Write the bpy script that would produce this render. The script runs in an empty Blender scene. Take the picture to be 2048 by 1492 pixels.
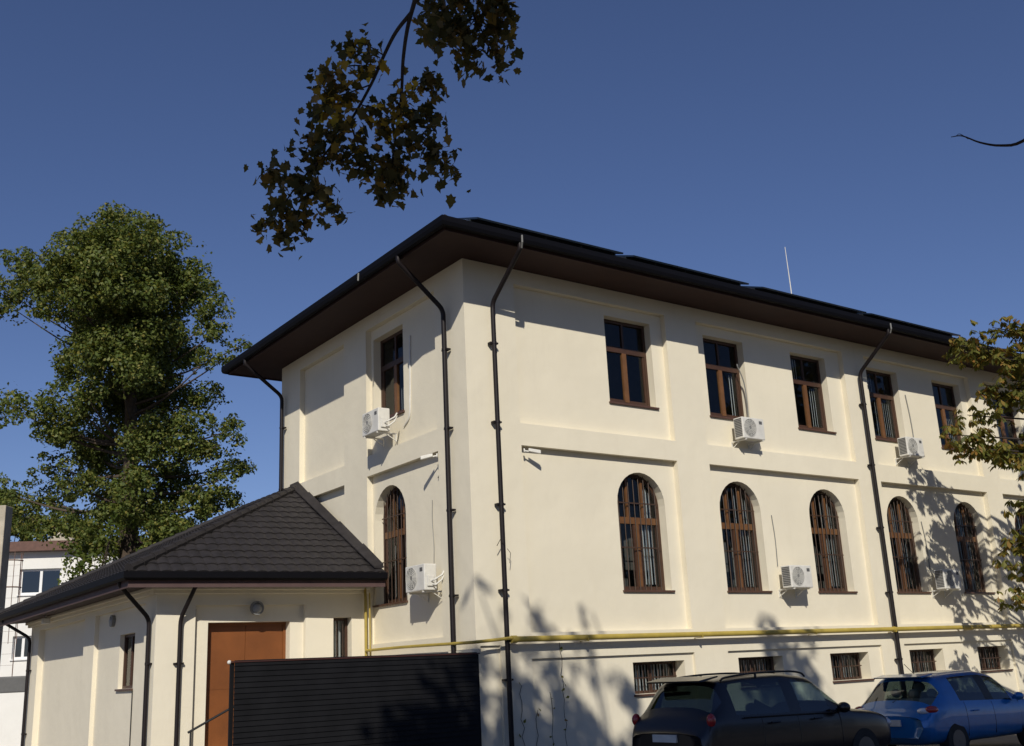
import bpy, bmesh, math, random
import numpy as np
from mathutils import Vector, Matrix
random.seed(7); rng = np.random.default_rng(11)
S = bpy.context.scene
COL = S.collection
R = math.radians

# ------------------------------------------------------------------ camera data (recovered from the vanishing points)
CAM = np.array([-11.714207725633031, -17.72064460970647, 1.6])
YAW, PIT, ROL, FPX = 0.9419476654191584, 0.27510572609239203, -0.04853305959633826, 2121.2
def cam_axes():
    f = np.array([math.cos(YAW)*math.cos(PIT), math.sin(YAW)*math.cos(PIT), math.sin(PIT)])
    r = np.array([math.sin(YAW), -math.cos(YAW), 0.0]); u = np.cross(r, f)
    return r*math.cos(ROL)+u*math.sin(ROL), -r*math.sin(ROL)+u*math.cos(ROL), f
CR, CU, CF = cam_axes()
def at(u, v, d):                       # a survey point: sight line (u, v) of the photograph at distance d
    return CAM + d*(CF + CR*(u-1024)/FPX - CU*(v-746)/FPX)

SUN_EL = R(33.8); SH = np.array([-0.575, -0.82, 0.0]); SH /= np.linalg.norm(SH)
SUNV = np.array([SH[0], SH[1], math.tan(SUN_EL)])      # per metre of horizontal run, towards the sun

GZ = -0.25                              # ground level

# ------------------------------------------------------------------ materials
def newmat(name):
    m = bpy.data.materials.new(name); m.use_nodes = True
    nt = m.node_tree; b = nt.nodes['Principled BSDF']
    return m, nt, b
def N(nt, t, **k):
    n = nt.nodes.new(t)
    for a, b in k.items():
        if a in n.inputs: n.inputs[a].default_value = b
        else: setattr(n, a, b)
    return n
def lk(nt, a, b): nt.links.new(a, b)
def c4(c): return (c[0], c[1], c[2], 1)
def simple(name, col, rough=.6, metal=0, var=.12, scale=6, bump=.0, bscale=40, coat=0, spec=.5):
    m, nt, b = newmat(name)
    b.inputs['Roughness'].default_value = rough; b.inputs['Metallic'].default_value = metal
    b.inputs['Coat Weight'].default_value = coat; b.inputs['Specular IOR Level'].default_value = spec
    tc = N(nt, 'ShaderNodeTexCoord')
    no = N(nt, 'ShaderNodeTexNoise', Scale=scale, Detail=6.0, Roughness=.6)
    lk(nt, tc.outputs['Object'], no.inputs['Vector'])
    rp = N(nt, 'ShaderNodeValToRGB')
    rp.color_ramp.elements[0].position = .3; rp.color_ramp.elements[1].position = .7
    rp.color_ramp.elements[0].color = c4([x*(1-var) for x in col]); rp.color_ramp.elements[1].color = c4([min(1, x*(1+var)) for x in col])
    lk(nt, no.outputs['Fac'], rp.inputs['Fac']); lk(nt, rp.outputs['Color'], b.inputs['Base Color'])
    if bump:
        n2 = N(nt, 'ShaderNodeTexNoise', Scale=bscale, Detail=5.0)
        lk(nt, tc.outputs['Object'], n2.inputs['Vector'])
        bp = N(nt, 'ShaderNodeBump', Strength=bump, Distance=.02)
        lk(nt, n2.outputs['Fac'], bp.inputs['Height']); lk(nt, bp.outputs['Normal'], b.inputs['Normal'])
    return m
def plaster(name, col, dirt=(.55, .47, .33)):
    m, nt, b = newmat(name); b.inputs['Roughness'].default_value = .92; b.inputs['Specular IOR Level'].default_value = .2
    tc = N(nt, 'ShaderNodeTexCoord')
    big = N(nt, 'ShaderNodeTexNoise', Scale=.55, Detail=5.0, Roughness=.6); lk(nt, tc.outputs['Object'], big.inputs['Vector'])
    mp = N(nt, 'ShaderNodeMapping'); mp.inputs['Scale'].default_value = (2.2, 2.2, .22); lk(nt, tc.outputs['Object'], mp.inputs['Vector'])
    st = N(nt, 'ShaderNodeTexNoise', Scale=1.6, Detail=7.0, Roughness=.62); lk(nt, mp.outputs['Vector'], st.inputs['Vector'])
    r1 = N(nt, 'ShaderNodeValToRGB'); r1.color_ramp.elements[0].position = .25; r1.color_ramp.elements[1].position = .75
    r1.color_ramp.elements[0].color = c4([x*.94 for x in col]); r1.color_ramp.elements[1].color = c4([min(1, x*1.04) for x in col])
    lk(nt, big.outputs['Fac'], r1.inputs['Fac'])
    r2 = N(nt, 'ShaderNodeValToRGB'); r2.color_ramp.elements[0].position = .56; r2.color_ramp.elements[1].position = .82
    r2.color_ramp.elements[0].color = (0, 0, 0, 1); r2.color_ramp.elements[1].color = (.13, .13, .13, 1)
    lk(nt, st.outputs['Fac'], r2.inputs['Fac'])
    mx = N(nt, 'ShaderNodeMixRGB'); lk(nt, r2.outputs['Color'], mx.inputs['Fac']); lk(nt, r1.outputs['Color'], mx.inputs['Color1'])
    mx.inputs['Color2'].default_value = c4(dirt); lk(nt, mx.outputs['Color'], b.inputs['Base Color'])
    n2 = N(nt, 'ShaderNodeTexNoise', Scale=60.0, Detail=4.0); lk(nt, tc.outputs['Object'], n2.inputs['Vector'])
    n3 = N(nt, 'ShaderNodeTexNoise', Scale=2.2, Detail=3.0); lk(nt, tc.outputs['Object'], n3.inputs['Vector'])
    ad = N(nt, 'ShaderNodeMath', operation='MULTIPLY_ADD'); ad.inputs[1].default_value = 6.0
    lk(nt, n3.outputs['Fac'], ad.inputs[0]); lk(nt, n2.outputs['Fac'], ad.inputs[2])
    bp = N(nt, 'ShaderNodeBump', Strength=.35, Distance=.006); lk(nt, ad.outputs['Value'], bp.inputs['Height']); lk(nt, bp.outputs['Normal'], b.inputs['Normal'])
    return m
def glass(name, tint=(.5, .55, .55), refl=.22, rough=.02):
    m = bpy.data.materials.new(name); m.use_nodes = True; nt = m.node_tree; nt.nodes.clear()
    out = N(nt, 'ShaderNodeOutputMaterial'); mix = N(nt, 'ShaderNodeMixShader')
    tr = N(nt, 'ShaderNodeBsdfTransparent'); tr.inputs['Color'].default_value = c4(tint)
    gl = N(nt, 'ShaderNodeBsdfGlossy'); gl.inputs['Roughness'].default_value = rough; gl.inputs['Color'].default_value = (.9, .93, .95, 1)
    ge = N(nt, 'ShaderNodeNewGeometry'); dt = N(nt, 'ShaderNodeVectorMath', operation='DOT_PRODUCT')
    lk(nt, ge.outputs['Normal'], dt.inputs[0]); lk(nt, ge.outputs['Incoming'], dt.inputs[1])
    ab = N(nt, 'ShaderNodeMath', operation='ABSOLUTE'); lk(nt, dt.outputs['Value'], ab.inputs[0])
    om = N(nt, 'ShaderNodeMath', operation='SUBTRACT'); om.inputs[0].default_value = 1; lk(nt, ab.outputs['Value'], om.inputs[1])
    pw = N(nt, 'ShaderNodeMath', operation='POWER'); pw.inputs[1].default_value = 5; lk(nt, om.outputs['Value'], pw.inputs[0])
    ad = N(nt, 'ShaderNodeMath', operation='MULTIPLY_ADD'); ad.inputs[1].default_value = .95; ad.inputs[2].default_value = refl*.4
    ad.use_clamp = True
    lk(nt, pw.outputs['Value'], ad.inputs[0]); lk(nt, ad.outputs['Value'], mix.inputs['Fac'])
    lk(nt, tr.outputs['BSDF'], mix.inputs[1]); lk(nt, gl.outputs['BSDF'], mix.inputs[2]); lk(nt, mix.outputs['Shader'], out.inputs['Surface'])
    return m
def leafmat(name, stops, trans=.35, rough=.55):
    m = bpy.data.materials.new(name); m.use_nodes = True; nt = m.node_tree; nt.nodes.clear()
    out = N(nt, 'ShaderNodeOutputMaterial'); mix = N(nt, 'ShaderNodeMixShader'); mix.inputs['Fac'].default_value = trans
    df = N(nt, 'ShaderNodeBsdfPrincipled', Roughness=rough); df.inputs['Specular IOR Level'].default_value = .3
    tl = N(nt, 'ShaderNodeBsdfTranslucent')
    ge = N(nt, 'ShaderNodeNewGeometry'); rp = N(nt, 'ShaderNodeValToRGB')
    els = rp.color_ramp.elements
    while len(els) < len(stops): els.new(.5)
    for e, (p, c) in zip(els, stops): e.position = p; e.color = c4(c)
    lk(nt, ge.outputs['Random Per Island'], rp.inputs['Fac'])
    lk(nt, rp.outputs['Color'], df.inputs['Base Color'])
    br = N(nt, 'ShaderNodeMixRGB', blend_type='MULTIPLY'); br.inputs['Fac'].default_value = 1; br.inputs['Color2'].default_value = (1.2, 1.15, .6, 1)
    lk(nt, rp.outputs['Color'], br.inputs['Color1']); lk(nt, br.outputs['Color'], tl.inputs['Color'])
    lk(nt, df.outputs['BSDF'], mix.inputs[1]); lk(nt, tl.outputs['BSDF'], mix.inputs[2]); lk(nt, mix.outputs['Shader'], out.inputs['Surface'])
    return m
M = {}
M['plaster'] = plaster('cream_plaster', (.75, .69, .55), (.50, .43, .31))
M['plaster2'] = plaster('cream_plaster_annex', (.76, .70, .565), (.50, .43, .31))
M['whitewall'] = plaster('white_plaster', (.78, .77, .74), (.5, .48, .44))
M['concrete'] = simple('concrete', (.42, .37, .29), .9, var=.25, scale=2, bump=.4)
M['wood_shaded'] = simple('shaded_window_frame', (.055, .025, .014), .5, var=.2, scale=5)  # window brown darkened: the shade on the frames is put into the colour
M['mull_sunlit'] = simple('sunlit_orange_mullion', (.14, .062, .022), .5, var=.2, scale=5)  # same window brown, lightened to orange as if the sun struck it
M['sillm'] = simple('brown_sill_metal', (.09, .045, .03), .45)
M['soffit'] = simple('brown_soffit_board', (.038, .018, .015), .7, var=.12, scale=3, spec=.25)
M['fascia2'] = simple('purple_brown_fascia_board', (.075, .042, .040), .7, var=.15, scale=3)
M['gutter'] = simple('dark_gutter_metal', (.004, .004, .006), .6, var=.1, spec=.1)
M['pipe'] = simple('dark_brown_downpipe', (.010, .007, .008), .5, var=.15, spec=.3)
M['roof'] = simple('charcoal_roof_tile', (.026, .023, .024), .65, var=.3, scale=4, bump=.2, spec=.3)
M['bars'] = simple('dark_iron_bar', (.055, .03, .018), .5)
M['curtain'] = simple('pale_blind', (.78, .80, .80), .9)
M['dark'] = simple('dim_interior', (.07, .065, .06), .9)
M['white'] = simple('white_enamel', (.64, .625, .58), .55, var=.1)
M['vent'] = simple('grey_grille', (.10, .10, .10), .6)
M['black'] = simple('black_plastic', (.015, .015, .016), .5)
M['yellow'] = simple('yellow_gas_paint', (.40, .30, .06), .55, var=.15, scale=3)
M['door'] = simple('orange_brown_door_metal', (.185, .060, .014), .5, var=.2, scale=1.2)
M['fence'] = simple('anthracite_fence_metal', (.006, .006, .007), .6, var=.4, scale=2, spec=.2)
M['glass'] = glass('window_glass', (.86, .9, .9), .09)
M['carglass'] = glass('car_glass', (.10, .13, .13), .25)
M['carglass2'] = glass('car_glass_clear', (.55, .65, .65), .25)
M['suv'] = simple('black_car_paint', (.006, .005, .008), .3, var=.1, coat=.25)
M['blue'] = simple('blue_car_paint', (.008, .15, .44), .28, metal=.2, var=.08, coat=.8)
M['rubber'] = simple('tyre_rubber', (.02, .02, .02), .85)
M['rim'] = simple('alloy_rim', (.12, .12, .125), .4, metal=.6)
M['red'] = simple('red_lamp_lens', (.35, .02, .02), .2, coat=.5)
M['lens'] = simple('clear_lamp_lens', (.6, .62, .65), .15, coat=.5)
M['chrome'] = simple('chrome_trim', (.7, .7, .7), .2, metal=1)
M['lampglass'] = simple('frosted_lamp_glass', (.30, .30, .29), .4)
M['lampgrey'] = simple('grey_lamp_housing', (.20, .20, .19), .5)
M['bark'] = simple('tree_bark', (.075, .055, .04), .95, var=.4, scale=6, bump=.9, bscale=14)
M['bark2'] = simple('dark_twig_bark', (.035, .025, .02), .9, var=.3, scale=6, bump=.5)
M['asphalt'] = simple('worn_concrete_yard', (.15, .13, .105), .95, var=.25, scale=3, bump=.3)
M['slab'] = simple('pavement_slab', (.22, .21, .19), .95, var=.2, scale=3, bump=.3)
M['solar'] = simple('solar_cell', (.01, .016, .026), .12, var=.1, coat=.6)
M['alu'] = simple('dark_frame_aluminium', (.05, .06, .065), .4, metal=.6)
M['rust'] = simple('rusty_iron', (.16, .09, .065), .8, var=.3)
M['fascia_brown'] = simple('brown_fascia_board', (.12, .06, .045), .7, var=.2)
M['pvc'] = simple('white_pvc_frame', (.78, .78, .78), .4, var=.04)
M['leaf_big'] = leafmat('linden_leaf', [(0, (.06, .085, .02)), (.5, (.11, .145, .03)), (.85, (.175, .19, .045)), (1, (.24, .21, .05))])
M['leaf_hang'] = leafmat('maple_leaf', [(0, (.05, .055, .025)), (.55, (.10, .09, .035)), (.88, (.15, .11, .04)), (.95, (.22, .14, .04)), (1, (.30, .21, .05))], .45)
M['leaf_chest'] = leafmat('chestnut_leaf', [(0, (.09, .10, .025)), (.5, (.17, .175, .04)), (.82, (.24, .18, .04)), (1, (.28, .14, .04))], .4)
M['leaf_crown'] = leafmat('street_tree_leaf', [(0, (.03, .05, .012)), (1, (.08, .09, .02))], .25)
M['leaf_sunlit'] = leafmat('sunlit_yellow_leaf', [(0, (.20, .13, .03)), (.5, (.40, .27, .05)), (1, (.6, .46, .08))], .5)  # yellow stands in for sun shining through the leaves
M['leaf_young'] = leafmat('young_leaf', [(0, (.05, .085, .012)), (1, (.15, .17, .03))], .4)

# ------------------------------------------------------------------ object helpers
def wloc(o):
    v = Vector((0, 0, 0))
    while o: v += o.location; o = o.parent
    return v
def thing(name, label, cat, loc=(0, 0, 0), group=None):
    o = bpy.data.objects.new(name, None); COL.objects.link(o); o.location = loc; o.empty_display_size = .2
    o['label'] = label; o['category'] = cat
    if group: o['group'] = group
    return o
def tag(o, label, cat, group=None):
    o['label'] = label; o['category'] = cat
    if group: o['group'] = group
    return o
class MB:
    def __init__(s): s.v = []; s.f = []; s.m = []
    def add(s, vs, fs, mi=0):
        b = len(s.v); s.v += [tuple(map(float, v)) for v in vs]; s.f += [tuple(b+i for i in f) for f in fs]; s.m += [mi]*len(fs)
    def quad(s, a, b, c, d, mi=0): s.add([a, b, c, d], [(0, 1, 2, 3)], mi)
    def hexa(s, p, mi=0):            # 8 corners: bottom ring, top ring
        s.add(p, [(0, 3, 2, 1), (4, 5, 6, 7), (0, 1, 5, 4), (1, 2, 6, 5), (2, 3, 7, 6), (3, 0, 4, 7)], mi)
    def box(s, x0, x1, y0, y1, z0, z1, mi=0):
        s.hexa([(x0, y0, z0), (x1, y0, z0), (x1, y1, z0), (x0, y1, z0), (x0, y0, z1), (x1, y0, z1), (x1, y1, z1), (x0, y1, z1)], mi)
    def bar(s, a, b, w, h=None, mi=0):
        a = Vector(a); b = Vector(b); h = h or w; d = (b-a).normalized()
        u = d.cross(Vector((0, 0, 1)))
        if u.length < 1e-3: u = Vector((1, 0, 0))
        u.normalize(); n = u.cross(d)
        p = []
        for c in (a, b):
            for (i, j) in ((-1, -1), (1, -1), (1, 1), (-1, 1)): p.append(c+u*i*w/2+n*j*h/2)
        s.hexa(p, mi)
    def tube(s, pts, rad, n=8, mi=0, cap=True):
        pts = [Vector(p) for p in pts]; k = len(pts)
        if not hasattr(rad, '__len__'): rad = [rad]*k
        b = len(s.v); ref = None
        for i, p in enumerate(pts):
            d = (pts[min(i+1, k-1)]-pts[max(i-1, 0)]).normalized()
            if ref is None: ref = d.orthogonal().normalized()
            ref = (ref-d*ref.dot(d)).normalized(); w = d.cross(ref)
            for j in range(n):
                a = 2*math.pi*j/n; q = p+(ref*math.cos(a)+w*math.sin(a))*rad[i]; s.v.append(tuple(q))
        for i in range(k-1):
            for j in range(n):
                s.f.append((b+i*n+j, b+i*n+(j+1) % n, b+(i+1)*n+(j+1) % n, b+(i+1)*n+j)); s.m.append(mi)
        if cap:
            s.f.append(tuple(b+j for j in range(n))[::-1]); s.m.append(mi)
            s.f.append(tuple(b+(k-1)*n+j for j in range(n))); s.m.append(mi)
    def disc(s, c, nrm, r0, r1, n=24, t=.01, mi=0):     # ring or disc with thickness
        c = Vector(c); nrm = Vector(nrm).normalized(); a = nrm.orthogonal().normalized(); b = nrm.cross(a)
        vs = []
        for i in range(n):
            q = 2*math.pi*i/n; e = a*math.cos(q)+b*math.sin(q)
            vs += [c+e*r0, c+e*r1, c+e*r1+nrm*t, c+e*r0+nrm*t]
        fs = []
        for i in range(n):
            j = (i+1) % n
            for k in range(4): fs.append((i*4+k, j*4+k, j*4+(k+1) % 4, i*4+(k+1) % 4))
        s.add(vs, fs, mi)
    def sphere(s, c, r, n=12, mi=0):
        c = Vector(c); r = r if hasattr(r, '__len__') else (r, r, r); vs = [];fs = []
        for i in range(n+1):
            t = math.pi*i/n
            for j in range(2*n):
                p = math.pi*j/n; vs.append((c[0]+r[0]*math.sin(t)*math.cos(p), c[1]+r[1]*math.sin(t)*math.sin(p), c[2]+r[2]*math.cos(t)))
        for i in range(n):
            for j in range(2*n): fs.append((i*2*n+j, (i+1)*2*n+j, (i+1)*2*n+(j+1) % (2*n), i*2*n+(j+1) % (2*n)))
        s.add(vs, fs, mi)
    def build(s, name, mats, parent=None, smooth=False, bevel=0):
        off = wloc(parent) if parent else Vector((0, 0, 0))
        me = bpy.data.meshes.new(name)
        me.from_pydata([(v[0]-off.x, v[1]-off.y, v[2]-off.z) for v in s.v], [], s.f)
        for m in (mats if isinstance(mats, (list, tuple)) else [mats]): me.materials.append(m)
        me.polygons.foreach_set('material_index', s.m)
        bm = bmesh.new(); bm.from_mesh(me)
        bmesh.ops.recalc_face_normals(bm, faces=bm.faces); bm.to_mesh(me); bm.free()
        if smooth:
            me.polygons.foreach_set('use_smooth', [True]*len(me.polygons))
            try: me.set_sharp_from_angle(angle=R(40))
            except Exception: pass
        me.update()
        o = bpy.data.objects.new(name, me); COL.objects.link(o)
        if parent: o.parent = parent
        if bevel:
            bv = o.modifiers.new('edge', 'BEVEL'); bv.width = bevel; bv.segments = 2; bv.limit_method = 'ANGLE'; bv.angle_limit = R(50)
        return o
def copy_tree(o, parent=None):
    c = o.copy(); COL.objects.link(c); c.parent = parent
    for ch in list(o.children): copy_tree(ch, c)
    return c
def smooth_path(pts, k=6):
    pts = [np.array(p, float) for p in pts]; out = []
    P = [2*pts[0]-pts[1]]+pts+[2*pts[-1]-pts[-2]]
    for i in range(1, len(P)-2):
        for t in np.linspace(0, 1, k, endpoint=False):
            a, b, c, d = P[i-1], P[i], P[i+1], P[i+2]
            out.append(.5*((2*b)+(-a+c)*t+(2*a-5*b+4*c-d)*t*t+(-a+3*b-3*c+d)*t**3))
    out.append(pts[-1]); return out
def leaf_mesh(name, pos, nrm, size, shape, mat, parent, droop=None):
    """many small leaves: pos (n,3), nrm (n,3) facing, size (n,), shape list of (u,v,w) points, fan faces"""
    n = len(pos); sh = np.array(shape, float); k = len(sh)
    nrm = nrm/np.linalg.norm(nrm, axis=1, keepdims=True)
    if droop is None: a = rng.normal(size=(n, 3))
    else: a = droop
    a = a-nrm*(a*nrm).sum(1, keepdims=True); a /= np.linalg.norm(a, axis=1, keepdims=True)+1e-9
    b = np.cross(nrm, a)
    off = np.array(wloc(parent)) if parent else np.zeros(3)
    V = (pos-off)[:, None, :]+size[:, None, None]*(a[:, None, :]*sh[None, :, 0:1]+b[:, None, :]*sh[None, :, 1:2]+nrm[:, None, :]*sh[None, :, 2:3])
    me = bpy.data.meshes.new(name); me.vertices.add(n*k); me.vertices.foreach_set('co', V.reshape(-1).astype(np.float32))
    # every leaf is a polygon folded along its midrib: two n-gons sharing first and mid points are approximated by one polygon fan
    me.loops.add(n*k); me.loops.foreach_set('vertex_index', np.arange(n*k, dtype=np.int32))
    me.polygons.add(n); me.polygons.foreach_set('loop_start', np.arange(0, n*k, k, dtype=np.int32)); me.polygons.foreach_set('loop_total', np.full(n, k, dtype=np.int32))
    me.materials.append(mat); me.update(calc_edges=True); me.validate()
    o = bpy.data.objects.new(name, me); COL.objects.link(o)
    if parent: o.parent = parent
    return o

# ------------------------------------------------------------------ walls with panels and openings
def arch_pts(u0, u1, zs, n=14):
    r = (u1-u0)/2; c = (u0+u1)/2
    return [(c-r*math.cos(math.pi*i/n), zs+r*math.sin(math.pi*i/n)) for i in range(n+1)]
def holes_plane(mb, to3, u0, u1, z0, z1, d, holes):
    """sheet at depth d with rectangular / arched holes; holes: (kind,u0,u1,z0,z1) z1 = spring for an arch"""
    us = {u0, u1}; zs = {z0, z1}; bb = []
    for h in holes:
        top = h[4]+(h[2]-h[1])/2 if h[0] == 'arch' else h[4]
        bb.append((h[1], h[2], h[3], top)); us |= {h[1], h[2]}; zs |= {h[3], top}
    us = sorted(x for x in us if u0-1e-6 <= x <= u1+1e-6); zs = sorted(x for x in zs if z0-1e-6 <= x <= z1+1e-6)
    for a, b in zip(us, us[1:]):
        for c, e in zip(zs, zs[1:]):
            m, n = (a+b)/2, (c+e)/2
            if any(q[0] < m < q[1] and q[2] < n < q[3] for q in bb): continue
            mb.quad(to3(a, c, d), to3(b, c, d), to3(b, e, d), to3(a, e, d))
    for h, q in zip(holes, bb):
        if h[0] == 'arch':
            P = arch_pts(h[1], h[2], h[4])
            for (a, b), (c, e) in zip(P, P[1:]):
                mb.quad(to3(a, b, d), to3(c, e, d), to3(c, q[3], d), to3(a, q[3], d))
def reveal(mb, to3, h, d0, d1):
    if h[0] == 'arch':
        P = [(h[1], h[3])]+arch_pts(h[1], h[2], h[4])+[(h[2], h[3])]
    else: P = [(h[1], h[3]), (h[1], h[4]), (h[2], h[4]), (h[2], h[3])]
    P = P+[P[0]]
    for (a, b), (c, e) in zip(P, P[1:]): mb.quad(to3(a, b, d0), to3(c, e, d0), to3(c, e, d1), to3(a, b, d1))
def facade(mb, to3, u0, u1, z0, z1, panels, openings=()):
    """panels: (u0,u1,z0,z1,d,[openings (hole, reveal depth)])"""
    holes_plane(mb, to3, u0, u1, z0, z1, 0, [('rect', p[0], p[1], p[2], p[3]) for p in panels]+[o[0] for o in openings])
    for o, rd in openings: reveal(mb, to3, o, 0, rd+.07)
    for p in panels:
        reveal(mb, to3, ('rect', p[0], p[1], p[2], p[3]), 0, p[4])
        holes_plane(mb, to3, p[0], p[1], p[2], p[3], p[4], [o[0] for o in p[5]])
        for o, rd in p[5]: reveal(mb, to3, o, p[4], p[4]+rd+.07)
def tbox(mb, to3, u0, u1, z0, z1, d0, d1, mi=0):
    mb.hexa([to3(u0, z0, d0), to3(u1, z0, d0), to3(u1, z0, d1), to3(u0, z0, d1), to3(u0, z1, d0), to3(u1, z1, d0), to3(u1, z1, d1), to3(u0, z1, d1)], mi)

def make_window(parent, to3, hole, dp, rd, kind, blind, lab=None):
    """hole as in facade, dp depth of the surface round it, rd reveal; frame mesh with pane, sill, bars, blind below it"""
    u0, u1, z0 = hole[1], hole[2], hole[3]; D = dp+rd; W = u1-u0
    f = MB(); fw = .075
    top = hole[4]+(W/2 if hole[0] == 'arch' else 0)
    if hole[0] == 'arch':
        O = arch_pts(u0, u1, hole[4]); I = [(u0+fw+(x-u0)*(W-2*fw)/W, hole[4]+(z-hole[4])*(W/2-fw)/(W/2)) for x, z in O]
        for i in range(len(O)-1):
            p = []
            for d in (D, D+.065):
                p += [to3(*O[i], d), to3(*O[i+1], d), to3(*I[i+1], d), to3(*I[i], d)]
            f.hexa(p)
        tbox(f, to3, u0, u0+fw, z0, hole[4], D, D+.065); tbox(f, to3, u1-fw, u1, z0, hole[4], D, D+.065)
        tbox(f, to3, u0+fw, u1-fw, z0, z0+fw*1.3, D, D+.065)
        zt = z0+(top-z0)*.565
        tbox(f, to3, u0+fw, u1-fw, zt, zt+.15, D-.004, D+.064, 1)
        for k in (.34, .66):
            u = u0+W*k; tbox(f, to3, u-.03, u+.03, zt+.15, top-.12, D+.003, D+.06, 1)
        u = (u0+u1)/2; tbox(f, to3, u-.055, u+.055, z0+fw*1.3, zt, D-.002, D+.062, 1)
        for k in (u0+fw, u1-fw-.05, u-.105, u+.055): tbox(f, to3, k, k+.05, z0+fw*1.3, zt, D+.012, D+.058)
    elif kind == 'upper':
        tbox(f, to3, u0, u0+fw, z0, top, D, D+.065); tbox(f, to3, u1-fw, u1, z0, top, D, D+.065)
        tbox(f, to3, u0+fw, u1-fw, z0, z0+.10, D, D+.065); tbox(f, to3, u0+fw, u1-fw, top-fw, top, D, D+.065)
        zt = z0+(top-z0)*.62; tbox(f, to3, u0+fw, u1-fw, zt, zt+.13, D-.004, D+.064)
        u = (u0+u1)/2; tbox(f, to3, u-.065, u+.065, z0+.1, zt, D-.006, D+.062, 1); tbox(f, to3, u-.03, u+.03, zt+.13, top-fw, D+.003, D+.06)
        for k in (u0+fw, u1-fw-.055): tbox(f, to3, k, k+.055, z0+.10, zt, D+.012, D+.058)
        for a, b in ((u0+fw+.055, u-.065), (u+.065, u1-fw-.055)): tbox(f, to3, a, b, z0+.1, z0+.15, D+.012, D+.058)
    else:
        tbox(f, to3, u0, u0+.06, z0, top, D, D+.065); tbox(f, to3, u1-.06, u1, z0, top, D, D+.065)
        tbox(f, to3, u0+.06, u1-.06, z0, z0+.06, D, D+.065); tbox(f, to3, u0+.06, u1-.06, top-.06, top, D, D+.065)
        if W > .8: u = (u0+u1)/2; tbox(f, to3, u-.03, u+.03, z0+.06, top-.06, D+.003, D+.06)
    w = f.build('window', [M['wood_shaded'], M['mull_sunlit']], parent)
    if lab: w['label'] = lab
    # pane
    g = MB(); e = .03
    if hole[0] == 'arch':
        P = [(u0+e, z0+e)]+[(u0+e+(x-u0)*(W-2*e)/W, z) for x, z in arch_pts(u0, u1, hole[4]-.03)]+[(u1-e, z0+e)]
    else: P = [(u0+e, z0+e), (u0+e, top-e), (u1-e, top-e), (u1-e, z0+e)]
    g.add([to3(a, b, D+.036) for a, b in P], [tuple(range(len(P)))]); g.build('pane', M['glass'], w)
    # sill
    s = MB(); tbox(s, to3, u0-.03, u1+.05, z0-.045, z0-.004, dp-.05, D+.02); s.build('sill', M['sillm'], w)
    # bars
    if kind in ('arched', 'basement'):
        b = MB(); db = dp+rd*.72; n = max(3, int(W/.15))
        for i in range(1, n):
            u = u0+W*i/n
            zt = (hole[4]+math.sqrt(max(0, (W/2)**2-(u-(u0+u1)/2)**2)) if hole[0] == 'arch' else top)-.015
            b.tube([to3(u, z0+.005, db), to3(u, zt, db)], .011, 5)
        lv = [.36, .74] if hole[0] == 'arch' else [.5]
        for q in lv:
            z = z0+(top-z0)*q; tbox(b, to3, u0+W*.05, u1-W*.05, z-.014, z+.014, db-.014, db-.0095)
        b.build('security_bars', M['bars'], w)
    # vertical blinds behind the glass
    if blind:
        c = MB(); dc = D+.12
        for (a, bb, lo, hi) in blind:
            x = u0+W*a
            while x < u0+W*bb:
                zt = z0+(top-z0)*hi
                if hole[0] == 'arch': zt = min(zt, hole[4]+math.sqrt(max(0.0004, (W/2-.05)**2-min(x+.04-(u0+u1)/2, W/2-.06)**2)))
                p = [to3(x, z0+(top-z0)*lo, dc), to3(x+.075, z0+(top-z0)*lo, dc+.05), to3(x+.075, zt, dc+.05), to3(x, zt, dc)]
                q = [to3(x, z0+(top-z0)*lo, dc+.004), to3(x+.075, z0+(top-z0)*lo, dc+.054), to3(x+.075, zt, dc+.054), to3(x, zt, dc+.004)]
                c.hexa([p[0], p[1], q[1], q[0], p[3], p[2], q[2], q[3]]); x += .092
        c.build('blind', M['curtain'], w)
    return w

# ================================================================== MAIN BUILDING
LX, LY, ZT = 32.0, 9.46, 10.2
RF = lambda u, z, d: (u, d, z)
LF = lambda u, z, d: (d, u, z)
bld = thing('main_building', 'large cream plastered two storey building with brown arched windows and wide dark eaves', 'building', (0, 0, GZ))
wall = MB()
UZ0, UZ1, AZ0, ASP, BZ0, BZ1 = 7.5, 9.6, 3.23, 5.165, 1.03, 1.69
bays = [(1.33, 5.86, [4.03]), (6.93, 12.65, [7.29, 10.59]), (13.62, 18.85, [13.87, 17.07]), (19.7, 25.4, [20.35, 23.63]), (26.3, 30.9, [26.9])]
WD = 1.45; PD = .15; RD = .2
pan = []; wins = []
for (a, b, ws) in bays:
    up = [(('rect', x, x+WD, UZ0, UZ1), RD) for x in ws]; ar = [(('arch', x, x+WD, AZ0, ASP), .22) for x in ws]; ba = [(('rect', x+.02, x+1.55, BZ0, BZ1), .3) for x in ws]
    pan.append((a, b, 6.70, 9.85, PD, up)); pan.append((a, b, 2.36, 6.22, PD, ar)); pan.append((a, b, GZ+.02, 1.85, .06, ba))
    for o in up: wins.append((o[0], PD, RD, 'upper'))
    for o in ar: wins.append((o[0], PD, .22, 'arched'))
    for o in ba: wins.append((o[0], .06, .3, 'basement'))
pan.append((.1, .58, GZ+.02, 2.13, .05, []))
facade(wall, RF, 0, LX, GZ, ZT, pan)
upL = [(('rect', 2.86, 4.31, UZ0, UZ1), RD)]; arL = [(('arch', 2.88, 4.33, AZ0, ASP), .22)]
panL = [(1.2, 4.42, 6.70, 9.85, PD, upL), (1.2, 4.42, 2.36, 6.22, PD, arL), (5.6, 8.25, 6.70, 9.85, PD, []), (5.6, 8.25, 2.36, 6.22, PD, [])]
facade(wall, LF, 0, LY, GZ, ZT, panL)
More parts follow.
